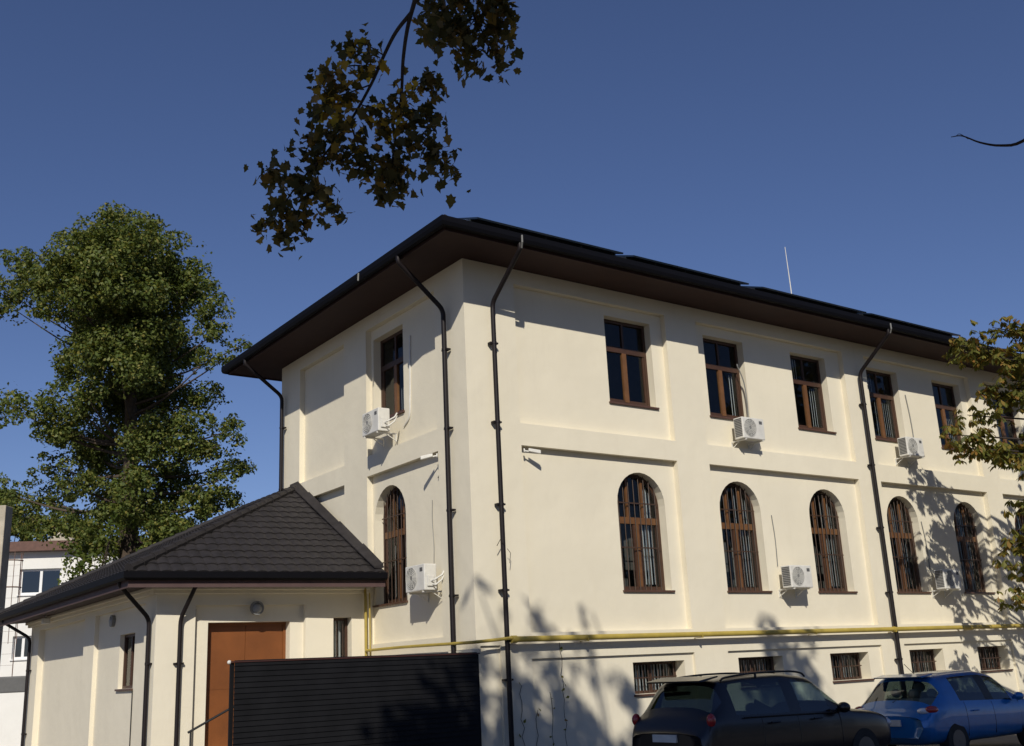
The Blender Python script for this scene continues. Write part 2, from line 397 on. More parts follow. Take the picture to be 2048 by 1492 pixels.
wall.quad((0, LY, GZ), (LX, LY, GZ), (LX, LY, ZT), (0, LY, ZT)); wall.quad((LX, 0, GZ), (LX, LY, GZ), (LX, LY, ZT), (LX, 0, ZT))
wall.build('wall', M['plaster'], bld)
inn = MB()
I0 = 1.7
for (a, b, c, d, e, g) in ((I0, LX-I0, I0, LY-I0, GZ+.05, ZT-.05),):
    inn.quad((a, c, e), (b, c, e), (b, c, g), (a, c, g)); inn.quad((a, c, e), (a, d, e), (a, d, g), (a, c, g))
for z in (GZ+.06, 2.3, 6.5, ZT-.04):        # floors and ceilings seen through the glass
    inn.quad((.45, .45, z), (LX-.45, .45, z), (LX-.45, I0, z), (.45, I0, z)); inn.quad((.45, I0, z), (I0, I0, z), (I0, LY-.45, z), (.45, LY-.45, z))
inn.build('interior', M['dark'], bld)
rb = random.Random(3)
arch_bl = [[(.68, .88, .06, .92), (.06, .14, .05, .3)], [(.62, .9, .05, .97), (.08, .2, .05, .5), (.45, .6, .05, .4)], [(.62, .9, .06, .95)], [(.5, .82, .06, .95)], [(.5, .9, .3, .9)], [(.3, .8, .06, .9)], [(.1, .5, .06, .9)], [(.6, .9, .06, .9)]]
ia = 0; iu = 0
for (h, dp, rd, k) in wins:
    if k == 'arched': bl = arch_bl[ia % 8]; ia += 1
    elif k == 'upper': bl = [[], [(.80, .9, .06, .6)], [(.72, .86, .06, .6), (.2, .42, .7, .97)], [(.45, .9, .06, .58), (.1, .45, .68, .95)], [(.5, .9, .06, .5)], [(.3, .7, .06, .6)], [(.6, .9, .06, .9)], []][iu % 8]; iu += 1
    else: bl = [(.1, .9, .08, .96)] if rb.random() < .7 else []
    make_window(bld, RF, h, dp, rd, k, bl)
make_window(bld, LF, upL[0][0], PD, RD, 'upper', [(.2, .5, .06, .35)])
make_window(bld, LF, arL[0][0], PD, .22, 'arched', [(.1, .42, .06, .75), (.7, .8, .06, .5)])
# roof
OH = 1.15; TS = math.tan(R(20)); ez = 10.42
x0, x1, y0, y1 = -OH, LX+OH, -OH, LY+OH; hw = (y1-y0)/2; rz = ez+hw*TS; ym = (y0+y1)/2
rf = MB()
A, B, Cc, D = (x0, y0, ez), (x1, y0, ez), (x1, y1, ez), (x0, y1, ez); E1, F1 = (x0+hw, ym, rz), (x1-hw, ym, rz)
rf.add([A, B, Cc, D, E1, F1], [(0, 1, 5, 4), (1, 2, 5), (2, 3, 4, 5), (3, 0, 4)])
for a, b in ((A, E1), (D, E1), (E1, F1), (B, F1), (Cc, F1)): rf.tube([a, b], .09, 8)
roof = rf.build('roof', M['roof'], bld)
sf = MB()
def ring(mb, o0, o1, z0_, z1_):     # closed board ring between two offsets outside the wall
    for (ax0, ay0, ax1, ay1, bx0, by0, bx1, by1) in ():
        pass
P_in = [(-.0, -.0), (LX, 0), (LX, LY), (0, LY)]
def off(o): return [(-o, -o), (LX+o, -o), (LX+o, LY+o), (-o, LY+o)]
def ringboard(mb, oi, oo, za, zb):
    a, b = off(oi), off(oo)
    for i in range(4):
        j = (i+1) % 4
        mb.hexa([(*a[i], za), (*a[j], za), (*b[j], za), (*b[i], za), (*a[i], zb), (*a[j], zb), (*b[j], zb), (*b[i], zb)])
ringboard(sf, -.3, OH-.04, 10.2, 10.235); sf.build('soffit', M['soffit'], bld)
fb = MB(); ringboard(fb, OH-.04, OH-.005, 10.17, 10.40); fb.build('fascia', M['soffit'], bld)
gt = MB()
prof = [(0, .13), (0, .02), (.025, -.04), (.07, -.065), (.115, -.04), (.14, .02), (.14, .13), (.15, .135), (.15, .02), (.122, -.05), (.07, -.078), (.018, -.05), (-.004, .01)]
rings = [[(c[0], c[1], 10.285+p[1]) for c in off(OH+p[0])] for p in prof]
for k in range(len(prof)):
    k2 = (k+1) % len(prof)
    for i in range(4):
        j = (i+1) % 4; gt.quad(rings[k][i], rings[k][j], rings[k2][j], rings[k2][i])
gt.build('gutter', M['gutter'], bld)
def downpipe(parent, pts, r=.052, clips=True, rises=None):
    mb = MB(); q = []
    for i, p in enumerate(pts):
        p = np.array(p, float)
        if 0 < i < len(pts)-1:
            a = np.array(pts[i-1], float)-p; b = np.array(pts[i+1], float)-p; la, lb = np.linalg.norm(a), np.linalg.norm(b); s = min(.14, la*.45, lb*.45)
            for t in np.linspace(0, 1, 5):
                e = p+a/la*s*(1-t)**2+b/lb*s*t**2; q.append(e)
        else: q.append(p)
    mb.tube(q, r, 12)
    end = np.array(pts[-1], float); st = np.array(pts[-2], float); z = st[2]-.9
    while clips and z > end[2]+.5:
        t = (st[2]-z)/(st[2]-end[2]); c = st+(end-st)*t
        mb.tube([c+np.array([0, 0, -.025]), c+np.array([0, 0, .025])], r+.007, 12)
        mb.box(c[0]-.1, c[0]+.1, c[1]-.012, c[1]+.1 if rises == 'y' else c[1]+.012, z-.018, z+.018) if rises == 'y' else mb.box(c[0]-.012, c[0]+.1, c[1]-.1, c[1]+.1, z-.018, z+.018)
        z -= 1.72
    return mb.build('downpipe', M['pipe'], parent, smooth=True)
for x in (.65, 13.17, 25.7): downpipe(bld, [(x, -OH-.07, 10.24), (x, -OH-.07, 10.1), (x, -.13, 9.25), (x, -.13, GZ)], rises='y')
downpipe(bld, [(-OH-.07, .62, 10.24), (-OH-.07, .62, 10.1), (-.13, .62, 9.2), (-.13, .62, GZ)], rises='x')
downpipe(bld, [(-OH-.07, 9.15, 10.24), (-OH-.07, 9.15, 10.1), (-.13, 9.15, 9.3), (-.13, 9.15, GZ)], rises='x')
for pts in ([(.63, -OH-.19, 10.36), (.62, -OH-.2, 10.2), (.65, -OH-.13, 10.1)], [(13.15, -OH-.19, 10.36), (13.14, -OH-.2, 10.2), (13.17, -OH-.13, 10.1)], [(-OH-.19, 2.2, 10.36), (-OH-.2, 2.2, 10.18)]):
    oc = MB(); oc.tube(pts, .02, 6); oc.build('gutter_hook', M['lampgrey'], bld)

# ------------------------------------------------------------------ things on the main building
runs = [(-.15, 3.9, 'first row of dark solar panels beside the roof corner'), (4.2, 8.1, 'second row of dark solar panels from the roof corner'), (8.6, 12.85, 'third row of dark solar panels, above the second downpipe side of the eave'), (13.05, 17.4, 'far row of dark solar panels on the eave behind the chestnut foliage')]
for (a, b, lab) in runs:
    t = thing('solar_panel_array', lab, 'solar panels', (a, -.7, 10.6), 'solar panel rows along the eave')
    n = 4; w = (b-a)/n; sl = Vector((0, math.cos(R(20)), math.sin(R(20)))); nn = Vector((0, -math.sin(R(20)), math.cos(R(20))))
    for i in range(n):
        o = Vector((a+i*w+.01, -.86, 10.40+(.43)*TS+.235)); X = Vector((w-.02, 0, 0)); Y = sl*1.7
        p = [o, o+X, o+X+Y, o+Y]; pb = MB(); pb.hexa([q-nn*.04 for q in p]+p); fr = pb.build('panel', M['solar'], t)
    rl = MB()
    for k in (.3, 1.3):
        o = Vector((a, -.86, 10.40+.43*TS+.235))+sl*k-nn*.065; rl.bar(o, o+Vector((b-a, 0, 0)), .04, .045)
        for i in range(5): q = o+Vector(((b-a)*i/4, 0, 0)); rl.bar(q-nn*.02, q-nn*.16, .04, .04)
    rl.build('mounting_rail', M['alu'], t)
lr = MB(); lr.tube([(14.62, 3, 11.85), (14.6, 3, 13.3), (14.57, 3, 14.5)], [.022, .017, .010], 8); lr.tube([(14.62, 3, 11.8), (14.62, 3, 12.0)], .05, 8)
tag(lr.build('lightning_rod', M['white']), 'thin white lightning rod standing above the dark roof', 'lightning rod')

# air conditioners
def make_ac(lab):
    t = thing('air_conditioner', lab, 'air conditioner', (0, 0, 0), 'air conditioners on the cream walls')
    b = MB(); b.box(-.39, .39, -.42, -.12, 0, .54); b.build('casing', M['white'], t, bevel=.02)
    g = MB()
    for r in (.06, .1, .14, .18, .22): g.disc((-.13, -.427, .28), (0, -1, 0), r-.006, r+.004, 24, .008)
    for k in range(12):
        a = math.pi*2*k/12; g.bar((-.13+.05*math.cos(a), -.432, .28+.05*math.sin(a)), (-.13+.22*math.cos(a), -.432, .28+.22*math.sin(a)), .006)
    g.build('fan_grille', M['white'], t)
    g = MB(); g.disc((-.13, -.423, .28), (0, -1, 0), .001, .225, 24, .002); g.build('fan', M['lampgrey'], t)
    g = MB()
    for i in range(11): g.box(-.399, -.391, -.39, -.16, .06+i*.042, .085+i*.042)
    g.build('side_vent', M['vent'], t)
    g = MB(); g.box(.21, .32, -.4235, -.42, .39, .47); g.build('badge', M['vent'], t)
    g = MB(); g.box(.391, .425, -.36, -.2, .08, .3); g.build('valve_cover', M['white'], t, bevel=.01)
    g = MB(); g.tube([(.41, -.25, .12), (.50, -.22, .1), (.56, -.1, .2), (.55, -.03, .34)], .018, 6); g.tube([(.41, -.28, .18), (.52, -.26, .2), (.58, -.1, .3), (.555, -.03, .4)], .018, 6); g.build('refrigerant_pipe', M['white'], t, smooth=True)
    for s in (-.3, .3):
        g = MB(); g.box(s-.015, s+.015, -.51, 0, -.035, -.005); g.box(s-.014, s+.014, -.025, -.001, -.2, -.035); g.bar((s, -.03, -.17), (s, -.26, -.04), .016); g.build('bracket', M['white'], t)
    for ch in t.children:
        if not ch.name.startswith('bracket'): ch.data.transform(Matrix.Translation((0, -.09, 0)))
    return t
acs = [((8.24, PD, 6.88), 0, 'air conditioner below the second upper window from the corner'),
       ((14.95, PD, 6.97), 0, 'air conditioner below the upper window just right of the second downpipe'),
       ((9.38, PD, 3.27), 0, 'air conditioner between the second and third arched windows'),
       ((15.75, PD, 3.27), 0, 'air conditioner in tree shadow right of the fourth arched window'),
       ((PD-.15, 3.28, 6.98), -90, 'air conditioner under the upper window of the narrow left facade'),
       ((PD, 1.68, 3.31), -90, 'air conditioner beside the arched window of the narrow left facade')]
ac0 = make_ac(acs[0][2])
AC = []
for i, (loc, rz_, lab) in enumerate(acs):
    o = ac0 if i == 0 else copy_tree(ac0)
    o['label'] = lab; o.location = loc; o.rotation_euler = (0, 0, R(rz_)); AC.append(o)
def conduit(name, pts, r, mat, lab, cat, grp):
    mb = MB(); mb.tube(smooth_path(pts, 5), r, 6); o = mb.build(name, mat, None, smooth=True); tag(o, lab, cat, grp); return o
y_ = PD-.02
conduit('cable', [(8.62, y_, 7.3), (8.66, y_, 7.9), (8.62, y_, 8.5), (8.44, y_, 8.92), (8.5, y_+.03, 8.95)], .016, M['lampgrey'], 'grey cable curving up the wall from the air conditioner by the second upper window', 'cable', 'cables above the air conditioners')
conduit('cable', [(15.5, y_, 7.3), (15.66, y_, 7.5), (15.66, y_, 8.2), (15.58, y_, 8.95)], .016, M['lampgrey'], 'grey cable rising from the air conditioner right of the second downpipe', 'cable', 'cables above the air conditioners')
conduit('cable', [(9.12, y_, 3.83), (9.14, y_, 4.5), (9.1, y_, 5.1)], .011, M['lampgrey'], 'thin cable rising between the second and third arched windows', 'cable', 'cables above the air conditioners')
conduit('cable', [(15.5, y_, 3.85), (15.5, y_, 4.6), (15.42, y_, 5.2)], .013, M['lampgrey'], 'thin cable rising in the tree shadow beside the fourth arched window', 'cable', 'cables above the air conditioners')
conduit('cable', [(y_, 2.85, 7.12), (y_, 2.6, 7.3), (y_, 2.55, 7.75), (y_, 2.52, 8.5), (y_, 2.5, 9.2)], .022, M['white'], 'white conduit beside the upper window of the narrow left facade', 'cable', 'cables above the air conditioners')
conduit('cable', [(y_, 1.70, 3.9), (y_, 1.68, 4.3), (y_, 1.72, 4.8), (y_, 1.70, 5.25)], .007, M['lampgrey'], 'hair thin cable above the lower air conditioner of the left facade', 'cable', 'cables above the air conditioners')

# security cameras
def sec_cam(loc, rz_, lab):
    t = thing('security_camera', lab, 'camera', (0, 0, 0), 'security cameras on the cream walls')
    b = MB(); b.tube([(0, 0, 0), (.0, -.12, -.02)], .018, 8); b.tube([(0, .005, 0), (0, -.02, 0)], .05, 12); b.build('arm', M['white'], t)
    b = MB(); b.hexa([(-.04, -.10, -.02), (.04, -.10, -.02), (.04, -.10, .05), (-.04, -.10, .05), (-.045, -.36, -.08), (.045, -.36, -.08), (.045, -.36, 0), (-.045, -.36, 0)]); b.build('casing', M['white'], t, bevel=.012)
    b = MB(); b.tube([(0, -.355, -.042), (0, -.366, -.044)], .028, 12); b.build('camera_lens', M['black'], t)
    t.location = loc; t.rotation_euler = (0, 0, R(rz_)); return t
sec_cam((1.38, -.005, 6.10), 62, 'white security camera left end of the string course on the long facade')
sec_cam((-.005, 1.22, 6.12), -125, 'white security camera under the string course of the narrow left facade')
conduit('cable', [(PD-.02, 1.26, 6.12), (PD-.03, 1.27, 5.85), (PD-.03, 1.42, 5.68)], .014, M['black'], 'black cable drooping from the left facade security camera', 'cable', None)

# gas pipe
gp = thing('gas_pipe', 'long yellow gas pipe running along the cream walls above the basement windows', 'pipe', (0, 0, 2.2))
mb = MB(); mb.tube([(.78, -.2, 2.23), (31.5, -.2, 2.23)], .058, 12); mb.tube([(.70, -.2, 2.23), (.82, -.2, 2.23)], .075, 12); mb.tube([(12.95, -.2, 2.23), (13.02, -.2, 2.23)], .07, 12); mb.build('main_pipe', M['yellow'], gp, smooth=True)
mb = MB(); mb.tube(smooth_path([(.75, -.22, 2.26), (.2, -.2, 2.22), (-.12, -.2, 2.2), (-.16, .1, 2.2), (-.16, 2.5, 2.23), (-.16, 4.2, 2.23)], 5), .032, 8)
mb.tube([(-.16, 4.2, 2.23), (-.13, 4.3, 2.23), (-.13, 4.3, 3.3), (-.13, 4.32, 3.62)], .032, 8); mb.tube([(-.09, 4.18, 2.0), (-.09, 4.18, 3.5)], .018, 8); mb.tube([(-.13, 4.3, 2.23), (-.13, 4.3, 1.6)], .032, 8); mb.build('branch_pipe', M['yellow'], gp, smooth=True)
for x in (2.6, 5.9, 9.8, 13.0, 16.5, 20):
    mb = MB(); mb.box(x-.015, x+.015, -.26, 0, 2.155, 2.17); mb.box(x-.015, x+.015, -.27, -.26, 2.155, 2.25); mb.build('pipe_bracket', M['yellow'], gp)
# plinth bracket at the corner
mb = MB(); mb.box(-.09, .05, -.05, .9, 1.98, 2.08); tag(mb.build('corner_ledge', M['plaster'], None, bevel=.02), 'small cream ledge at the building corner above the dark fence', 'ledge')

# ================================================================== ANNEX
ann = thing('annex_building', 'low cream annex with dark tiled hip roof and orange brown door', 'building', (-2.4, 10, GZ))
XL = -4.74; YB = 16.2; AZ = 3.66
th = math.tan(R(3)); 
def FRY(x): return 4.45-x*th                  # front wall line, slightly skewed
FR = lambda u, z, d: (u, FRY(u)+d, z)
AL = lambda u, z, d: (XL+d, u, z)
aw = MB()
door_h = ('rect', -3.62, -1.81, .3, 2.92)
winF = ('rect', -.84, -.40, 1.2, 2.98)
facade(aw, FR, XL, 0, GZ, AZ, [(-3.93, -1.5, GZ+.02, 3.27, .12, [(door_h, .24)])], [(winF, .2)])
YC = FRY(XL)
winA = ('rect', 6.42, 7.55, 1.66, 2.83)
winA2 = ('rect', 11.9, 12.9, 1.66, 2.83)
facade(aw, AL, YC, YB, GZ, AZ, [(5.45, 9.35, GZ+.02, 3.38, .10, [(winA, .10)]), (10.3, 15.2, GZ+.02, 3.38, .16, [])])
aw.quad((XL, YB, GZ), (0, YB, GZ), (0, YB, AZ), (XL, YB, AZ)); aw.quad((0, LY, GZ), (0, YB, GZ), (0, YB, AZ), (0, LY, AZ))
aw.build('wall', M['plaster2'], ann)
# cornice under the soffit
co = MB()
def strip(mb, o0, o1, z0_, z1_):
    a = [(0, FRY(0)-o0), (XL-o0, YC-o0), (XL-o0, YB+o0)]; b = [(0, FRY(0)-o1), (XL-o1, YC-o1), (XL-o1, YB+o1)]
    for i in range(2):
        mb.hexa([(*a[i], z0_), (*a[i+1], z0_), (*b[i+1], z0_), (*b[i], z0_), (*a[i], z1_), (*a[i+1], z1_), (*b[i+1], z1_), (*b[i], z1_)])
strip(co, 0.003, .10, 3.50, 3.66); strip(co, .10, .16, 3.58, 3.66); co.build('cornice', M['plaster2'], ann, bevel=.02)
# eave corner points
EZ = 3.9
eF0 = (0.0, 3.60); eFL = (-5.5, 4.12); eBL = (-5.5, 17.0); eB0 = (0, 17.0); pk = (0.0, 8.29, 6.56); pk2 = (0.0, 12.5, 6.56)
so = MB(); s_ = .03
inn_ = [(0, FRY(0)+.2), (XL+.2, YC+.2), (XL+.2, YB-.2)]
out_ = [(0, eF0[1]+s_), (eFL[0]+s_, eFL[1]+s_), (eBL[0]+s_, eBL[1])]
for i in range(2):
    so.hexa([(*inn_[i], 3.668), (*inn_[i+1], 3.668), (*out_[i+1], 3.64), (*out_[i], 3.64), (*inn_[i], 3.70), (*inn_[i+1], 3.70), (*out_[i+1], 3.68), (*out_[i], 3.68)])
so.build('soffit', M['soffit'], ann)
fa = MB(); outr = [(0, eF0[1]), eFL, eBL]
for i in range(2):
    a, b = outr[i], outr[i+1]; a2, b2 = out_[i], out_[i+1]
    fa.hexa([(*a, 3.585), (*b, 3.585), (*b2, 3.585), (*a2, 3.585), (*a, 3.88), (*b, 3.88), (*b2, 3.88), (*a2, 3.88)])
fa.build('fascia', M['fascia2'], ann)
ga = MB()
gp_ = [(.0, .09), (.0, .0), (.03, -.05), (.075, -.065), (.12, -.03), (.13, .09), (.14, .09), (.13, -.035), (.075, -.078), (.02, -.06), (-.003, -.005)]
def og(p):
    o, z = p; n1 = np.array([(eF0[1]-eFL[1]), -(eF0[0]-eFL[0])]); n1 = n1/np.linalg.norm(n1)
    n1 = n1 if n1[1] < 0 else -n1
    q0 = (eF0[0], eF0[1]-o/abs(n1[1]) ); q1 = (eFL[0]-o, eFL[1]-o*1.0); q2 = (eBL[0]-o, eBL[1])
    return [(q0[0]-.005, q0[1], 3.80+z), (*q1, 3.80+z), (*q2, 3.80+z)]
rr = [og(p) for p in gp_]
for k in range(len(gp_)):
    k2 = (k+1) % len(gp_)
    for i in range(2): ga.quad(rr[k][i], rr[k][i+1], rr[k2][i+1], rr[k2][i])
ga.add([r[0] for r in rr], [tuple(range(len(rr)))]); ga.build('gutter', M['gutter'], ann)
# tiled slopes: profiled sheet, rows of stepped wavy tiles
def tiled(mb, e0, e1, t0, t1, per=.245, row=.36, amp=.028):
    """eave from e0 to e1, top edge t0..t1 (t0 above e0 side); grid clipped by clamping"""
    e0, e1, t0, t1 = [np.array(p, float) for p in (e0, e1, t0, t1)]
    L = np.linalg.norm(e1-e0); ud = (e1-e0)/L
    mid = (t0+t1)/2; h = mid-e0; h = h-ud*(h@ud); H = np.linalg.norm(h); vd = h/H; nd = np.cross(ud, vd); nd = nd*np.sign(nd[2])
    u0t = (t0-e0)@ud; u1t = (t1-e0)@ud
    nu = int(L/per*8); us = np.linspace(0, L, nu+1); rows = int(math.ceil(H/row))
    for r in range(rows):
        va, vb = H*r/rows, H*(r+1)/rows
        grid = []
        for (v, hh) in ((va-.03 if r else va-.05, .03), (va+(vb-va)*.5, .016), (vb, .0)):
            lo = u0t*max(v, 0)/H; hi = L+(u1t-L)*max(v, 0)/H
            line = []
            for u in us:
                uc = min(max(u, lo), hi); z = amp*abs(math.cos(math.pi*u/per))**.8+hh
                line.append(e0+ud*uc+vd*v+nd*z)
            grid.append(line)
        b = len(mb.v)
        for line in grid: mb.v += [tuple(p) for p in line]
        n = len(us)
        lowlip = len(mb.v); mb.v += [tuple(p-nd*.03) for p in grid[0]]
        for i in range(n-1):
            if np.linalg.norm(grid[0][i]-grid[0][i+1]) < 1e-6 and np.linalg.norm(grid[2][i]-grid[2][i+1]) < 1e-6: continue
            for k in range(2):
                mb.f.append((b+k*n+i, b+k*n+i+1, b+(k+1)*n+i+1, b+(k+1)*n+i)); mb.m.append(0)
            mb.f.append((lowlip+i, lowlip+i+1, b+i+1, b+i)); mb.m.append(0)
rt = MB()
tiled(rt, (*eFL, EZ), (*eF0, EZ), pk, pk)
tiled(rt, (*eBL, EZ), (*eFL, EZ), pk2, pk)
tiled(rt, (*eB0, EZ), (*eBL, EZ), pk2, pk2)
rt.quad((0, LY, 3.6), (0, 17, 3.6), pk2, pk)
ro = rt.build('roof', M['roof'], ann)
rc = MB(); up = np.array([0, 0, .05])
for a, b in (((*eFL, EZ), pk), ((*eBL, EZ), pk2), (pk, pk2)):
    a = np.array(a); b = np.array(b); n = int(np.linalg.norm(b-a)/.38)
    for i in range(n):
        p = a+(b-a)*i/n+up; q = a+(b-a)*(i+1.08)/n+up; rc.tube([p+up*.25, q], [.105, .088], 8)
rc.build('ridge_cap', M['roof'], ro)
fl = MB()
steps = [(3.62, 3.95), (4.5, 4.55), (5.85, 5.28), (7.7, 6.24), (8.29, 6.6)]
for (ya, yb) in ((3.66, 4.6), (4.62, 5.82), (5.84, 7.6), (7.62, 8.3)):
    za, zb = [3.95+(y-3.6)*(6.56-3.9)/(8.29-3.6) for y in (ya, yb)]
    fl.hexa([(-.24, ya, za+.02), (-.01, ya, za+.02), (-.01, yb, zb+.02), (-.24, yb, zb+.02), (-.24, ya, za+.05), (-.01, ya, za+.12), (-.01, yb, zb+.16), (-.24, yb, zb+.05)])
fl.build('wall_flashing', M['roof'], ro)
downpipe(ann, [(-5.52, 4.62, 3.84), (-5.52, 4.66, 3.68), (XL-.07, 4.92, 3.02), (XL-.07, 4.92, GZ)], .044, rises='x')
downpipe(ann, [(-4.12, eF0[1]+.47, 3.84), (-4.12, eF0[1]+.5, 3.66), (-4.26, FRY(-4.3)-.07, 3.0), (-4.26, FRY(-4.3)-.07, GZ)], .044, rises='y')
downpipe(ann, [(-5.52, 16.4, 3.84), (-5.52, 16.35, 3.7), (XL-.08, 15.95, 3.2), (XL-.08, 15.95, GZ)], .044, rises='x')
# door
dm = MB(); D0 = .36
tbox(dm, FR, -3.62, -2.72, .3, 2.92, D0, D0+.05); tbox(dm, FR, -2.712, -1.81, .3, 2.92, D0, D0+.05)
dr = dm.build('door', M['door'], ann)
df = MB(); 
for (a, b, c, d) in ((-3.62, -3.56, .3, 2.92), (-1.87, -1.81, .3, 2.92), (-3.56, -1.87, 2.86, 2.92)): tbox(df, FR, a, b, c, d, D0-.03, D0-.003)
for z in (1.55,): tbox(df, FR, -3.56, -1.87, z, z+.012, D0-.006, D0-.002)
df.build('frame', M['door'], dr)
dh = MB(); dh.tube([FR(-2.66, 1.35, D0-.05), FR(-2.66, 1.5, D0-.05)], .012, 8); dh.tube([FR(-2.66, 1.36, D0), FR(-2.66, 1.36, D0-.05)], .01, 8); dh.tube([FR(-2.66, 1.49, D0), FR(-2.66, 1.49, D0-.05)], .01, 8); dh.build('handle', M['chrome'], dr)
make_window(ann, FR, winF, 0, .2, 'basement', [(.2, .7, .05, .98)])
make_window(ann, AL, winA, .10, .10, 'plain', [])
ai = MB(); ai.box(XL+.75, -.5, YC+.75, YB-.6, GZ+.1, AZ-.1); ai.build('interior', M['dark'], ann)
# cables on the annex walls
conduit('cable', [FR(-3.91, 3.2, .10), FR(-3.912, 1.5, .10), FR(-3.91, GZ, .10)], .02, M['black'], 'black cable running down beside the orange door of the annex', 'cable', 'cables down the annex walls')
conduit('cable', [AL(6.38, 1.62, .085), AL(6.38, .8, .085), AL(6.38, GZ+.05, .085)], .012, M['black'], 'black cable running down below the narrow window of the annex side wall', 'cable', 'cables down the annex walls')
# lamps
t = thing('bulkhead_lamp', 'round grey bulkhead lamp above the orange door', 'wall lamp', FR(-2.63, 3.2, 0), 'bulkhead lamps on the annex')
mb = MB(); c = Vector(FR(-2.63, 3.2, 0)); mb.disc(c, (0, -1, 0), .001, .145, 20, .05); mb.disc(c+Vector((0, -.05, 0)), (0, -1, 0), .11, .15, 20, .03); mb.build('housing', M['lampgrey'], t)
mb = MB(); mb.sphere(c+Vector((0, -.05, -.01)), (.115, .07, .115), 10); mb.build('lamp_glass', M['lampglass'], t, smooth=True)
t = thing('bulkhead_lamp', 'small grey bulkhead lamp above the narrow window of the annex side wall', 'wall lamp', AL(8.1, 3.2, .10), 'bulkhead lamps on the annex')
mb = MB(); c = Vector(AL(8.1, 3.18, .10)); mb.disc(c, (-1, 0, 0), .001, .13, 20, .05); mb.disc(c+Vector((-.05, 0, 0)), (-1, 0, 0), .10, .135, 20, .03); mb.build('housing', M['lampgrey'], t)
mb = MB(); mb.sphere(c+Vector((-.05, 0, -.01)), (.07, .1, .1), 10); mb.build('lamp_glass', M['lampglass'], t, smooth=True)
t = thing('floodlight', 'small white floodlight under the annex eave at far left', 'floodlight', (XL-.25, 13.3, 3.60))
mb = MB(); mb.box(XL-.36, XL-.16, 13.2, 13.4, 3.44, 3.60); mb.build('housing', M['white'], t, bevel=.03)
mb = MB(); mb.tube([(XL-.26, 13.3, 3.60), (XL-.26, 13.3, 3.72)], .02, 8); mb.build('stem', M['white'], t)
# steps and hand rail at the door
st = MB()
for i in range(3): st.box(-3.9, -1.6, 3.0-.3*i+.0, 4.45+.12, GZ+.002, GZ+.55-.18*i-.0) if False else None
st.box(-3.95, -1.55, 3.3, FRY(-3)-.03, GZ, .27); st.box(-3.95, -1.55, 3.0, 3.3, GZ, .1); st.box(-3.95, -1.55, 2.7, 3.0, GZ, -.07)
tag(st.build('door_steps', M['slab']), 'concrete steps in front of the orange door behind the fence', 'steps')
hr = MB(); hr.tube([(-4.75, 2.5, .82), (-3.7, 2.5, 1.32), (-2.4, 2.5, 1.5)], .022, 8)
for x, z in ((-4.7, .84), (-3.7, 1.32), (-2.4, 1.5)): hr.tube([(x, 2.5, GZ), (x, 2.5, z)], .018, 8)
tag(hr.build('stair_railing', M['black'], None, smooth=True), 'dark sloping handrail beside the orange door behind the fence', 'railing')

# ------------------------------------------------------------------ fence
fn = thing('slat_fence', 'black metal fence of horizontal slats in front of the annex door', 'fence', (-2.5, -.1, GZ))
mb = MB(); z = GZ+.06
while z < 1.93:
    mb.hexa([(-4.9, -.135, z), (-.07, -.135, z), (-.07, -.12, z+.004), (-4.9, -.12, z+.004), (-4.9, -.118, z+.088), (-.07, -.118, z+.088), (-.07, -.103, z+.092), (-4.9, -.103, z+.092)]); z += .088
mb.build('slat_panel', M['fence'], fn)
for x in (-4.93, -3.3, -1.65, -.05): mb = MB(); mb.box(x-.03, x+.03, -.098, -.045, GZ, 1.975); mb.build('post', M['fence'], fn)
mb = MB(); mb.box(-4.97, -.01, -.14, -.04, 1.978, 2.0); mb.build('top_rail', simple('red_brown_rail_metal', (.05, .017, .013), .5), fn)  # top rail coloured red-brown
mb = MB(); mb.sphere((-4.985, -.09, 1.985), .035, 8); mb.build('post_cap', M['white'], fn)

# ================================================================== GROUND
g = MB(); g.box(-250, 250, -250, 250, GZ-.5, GZ); o = g.build('ground', M['asphalt']); o['kind'] = 'structure'
g = MB(); g.box(.02, LX, -1.9, -.02, GZ+.004, GZ+.12); o = g.build('pavement', M['slab']); o['kind'] = 'structure'

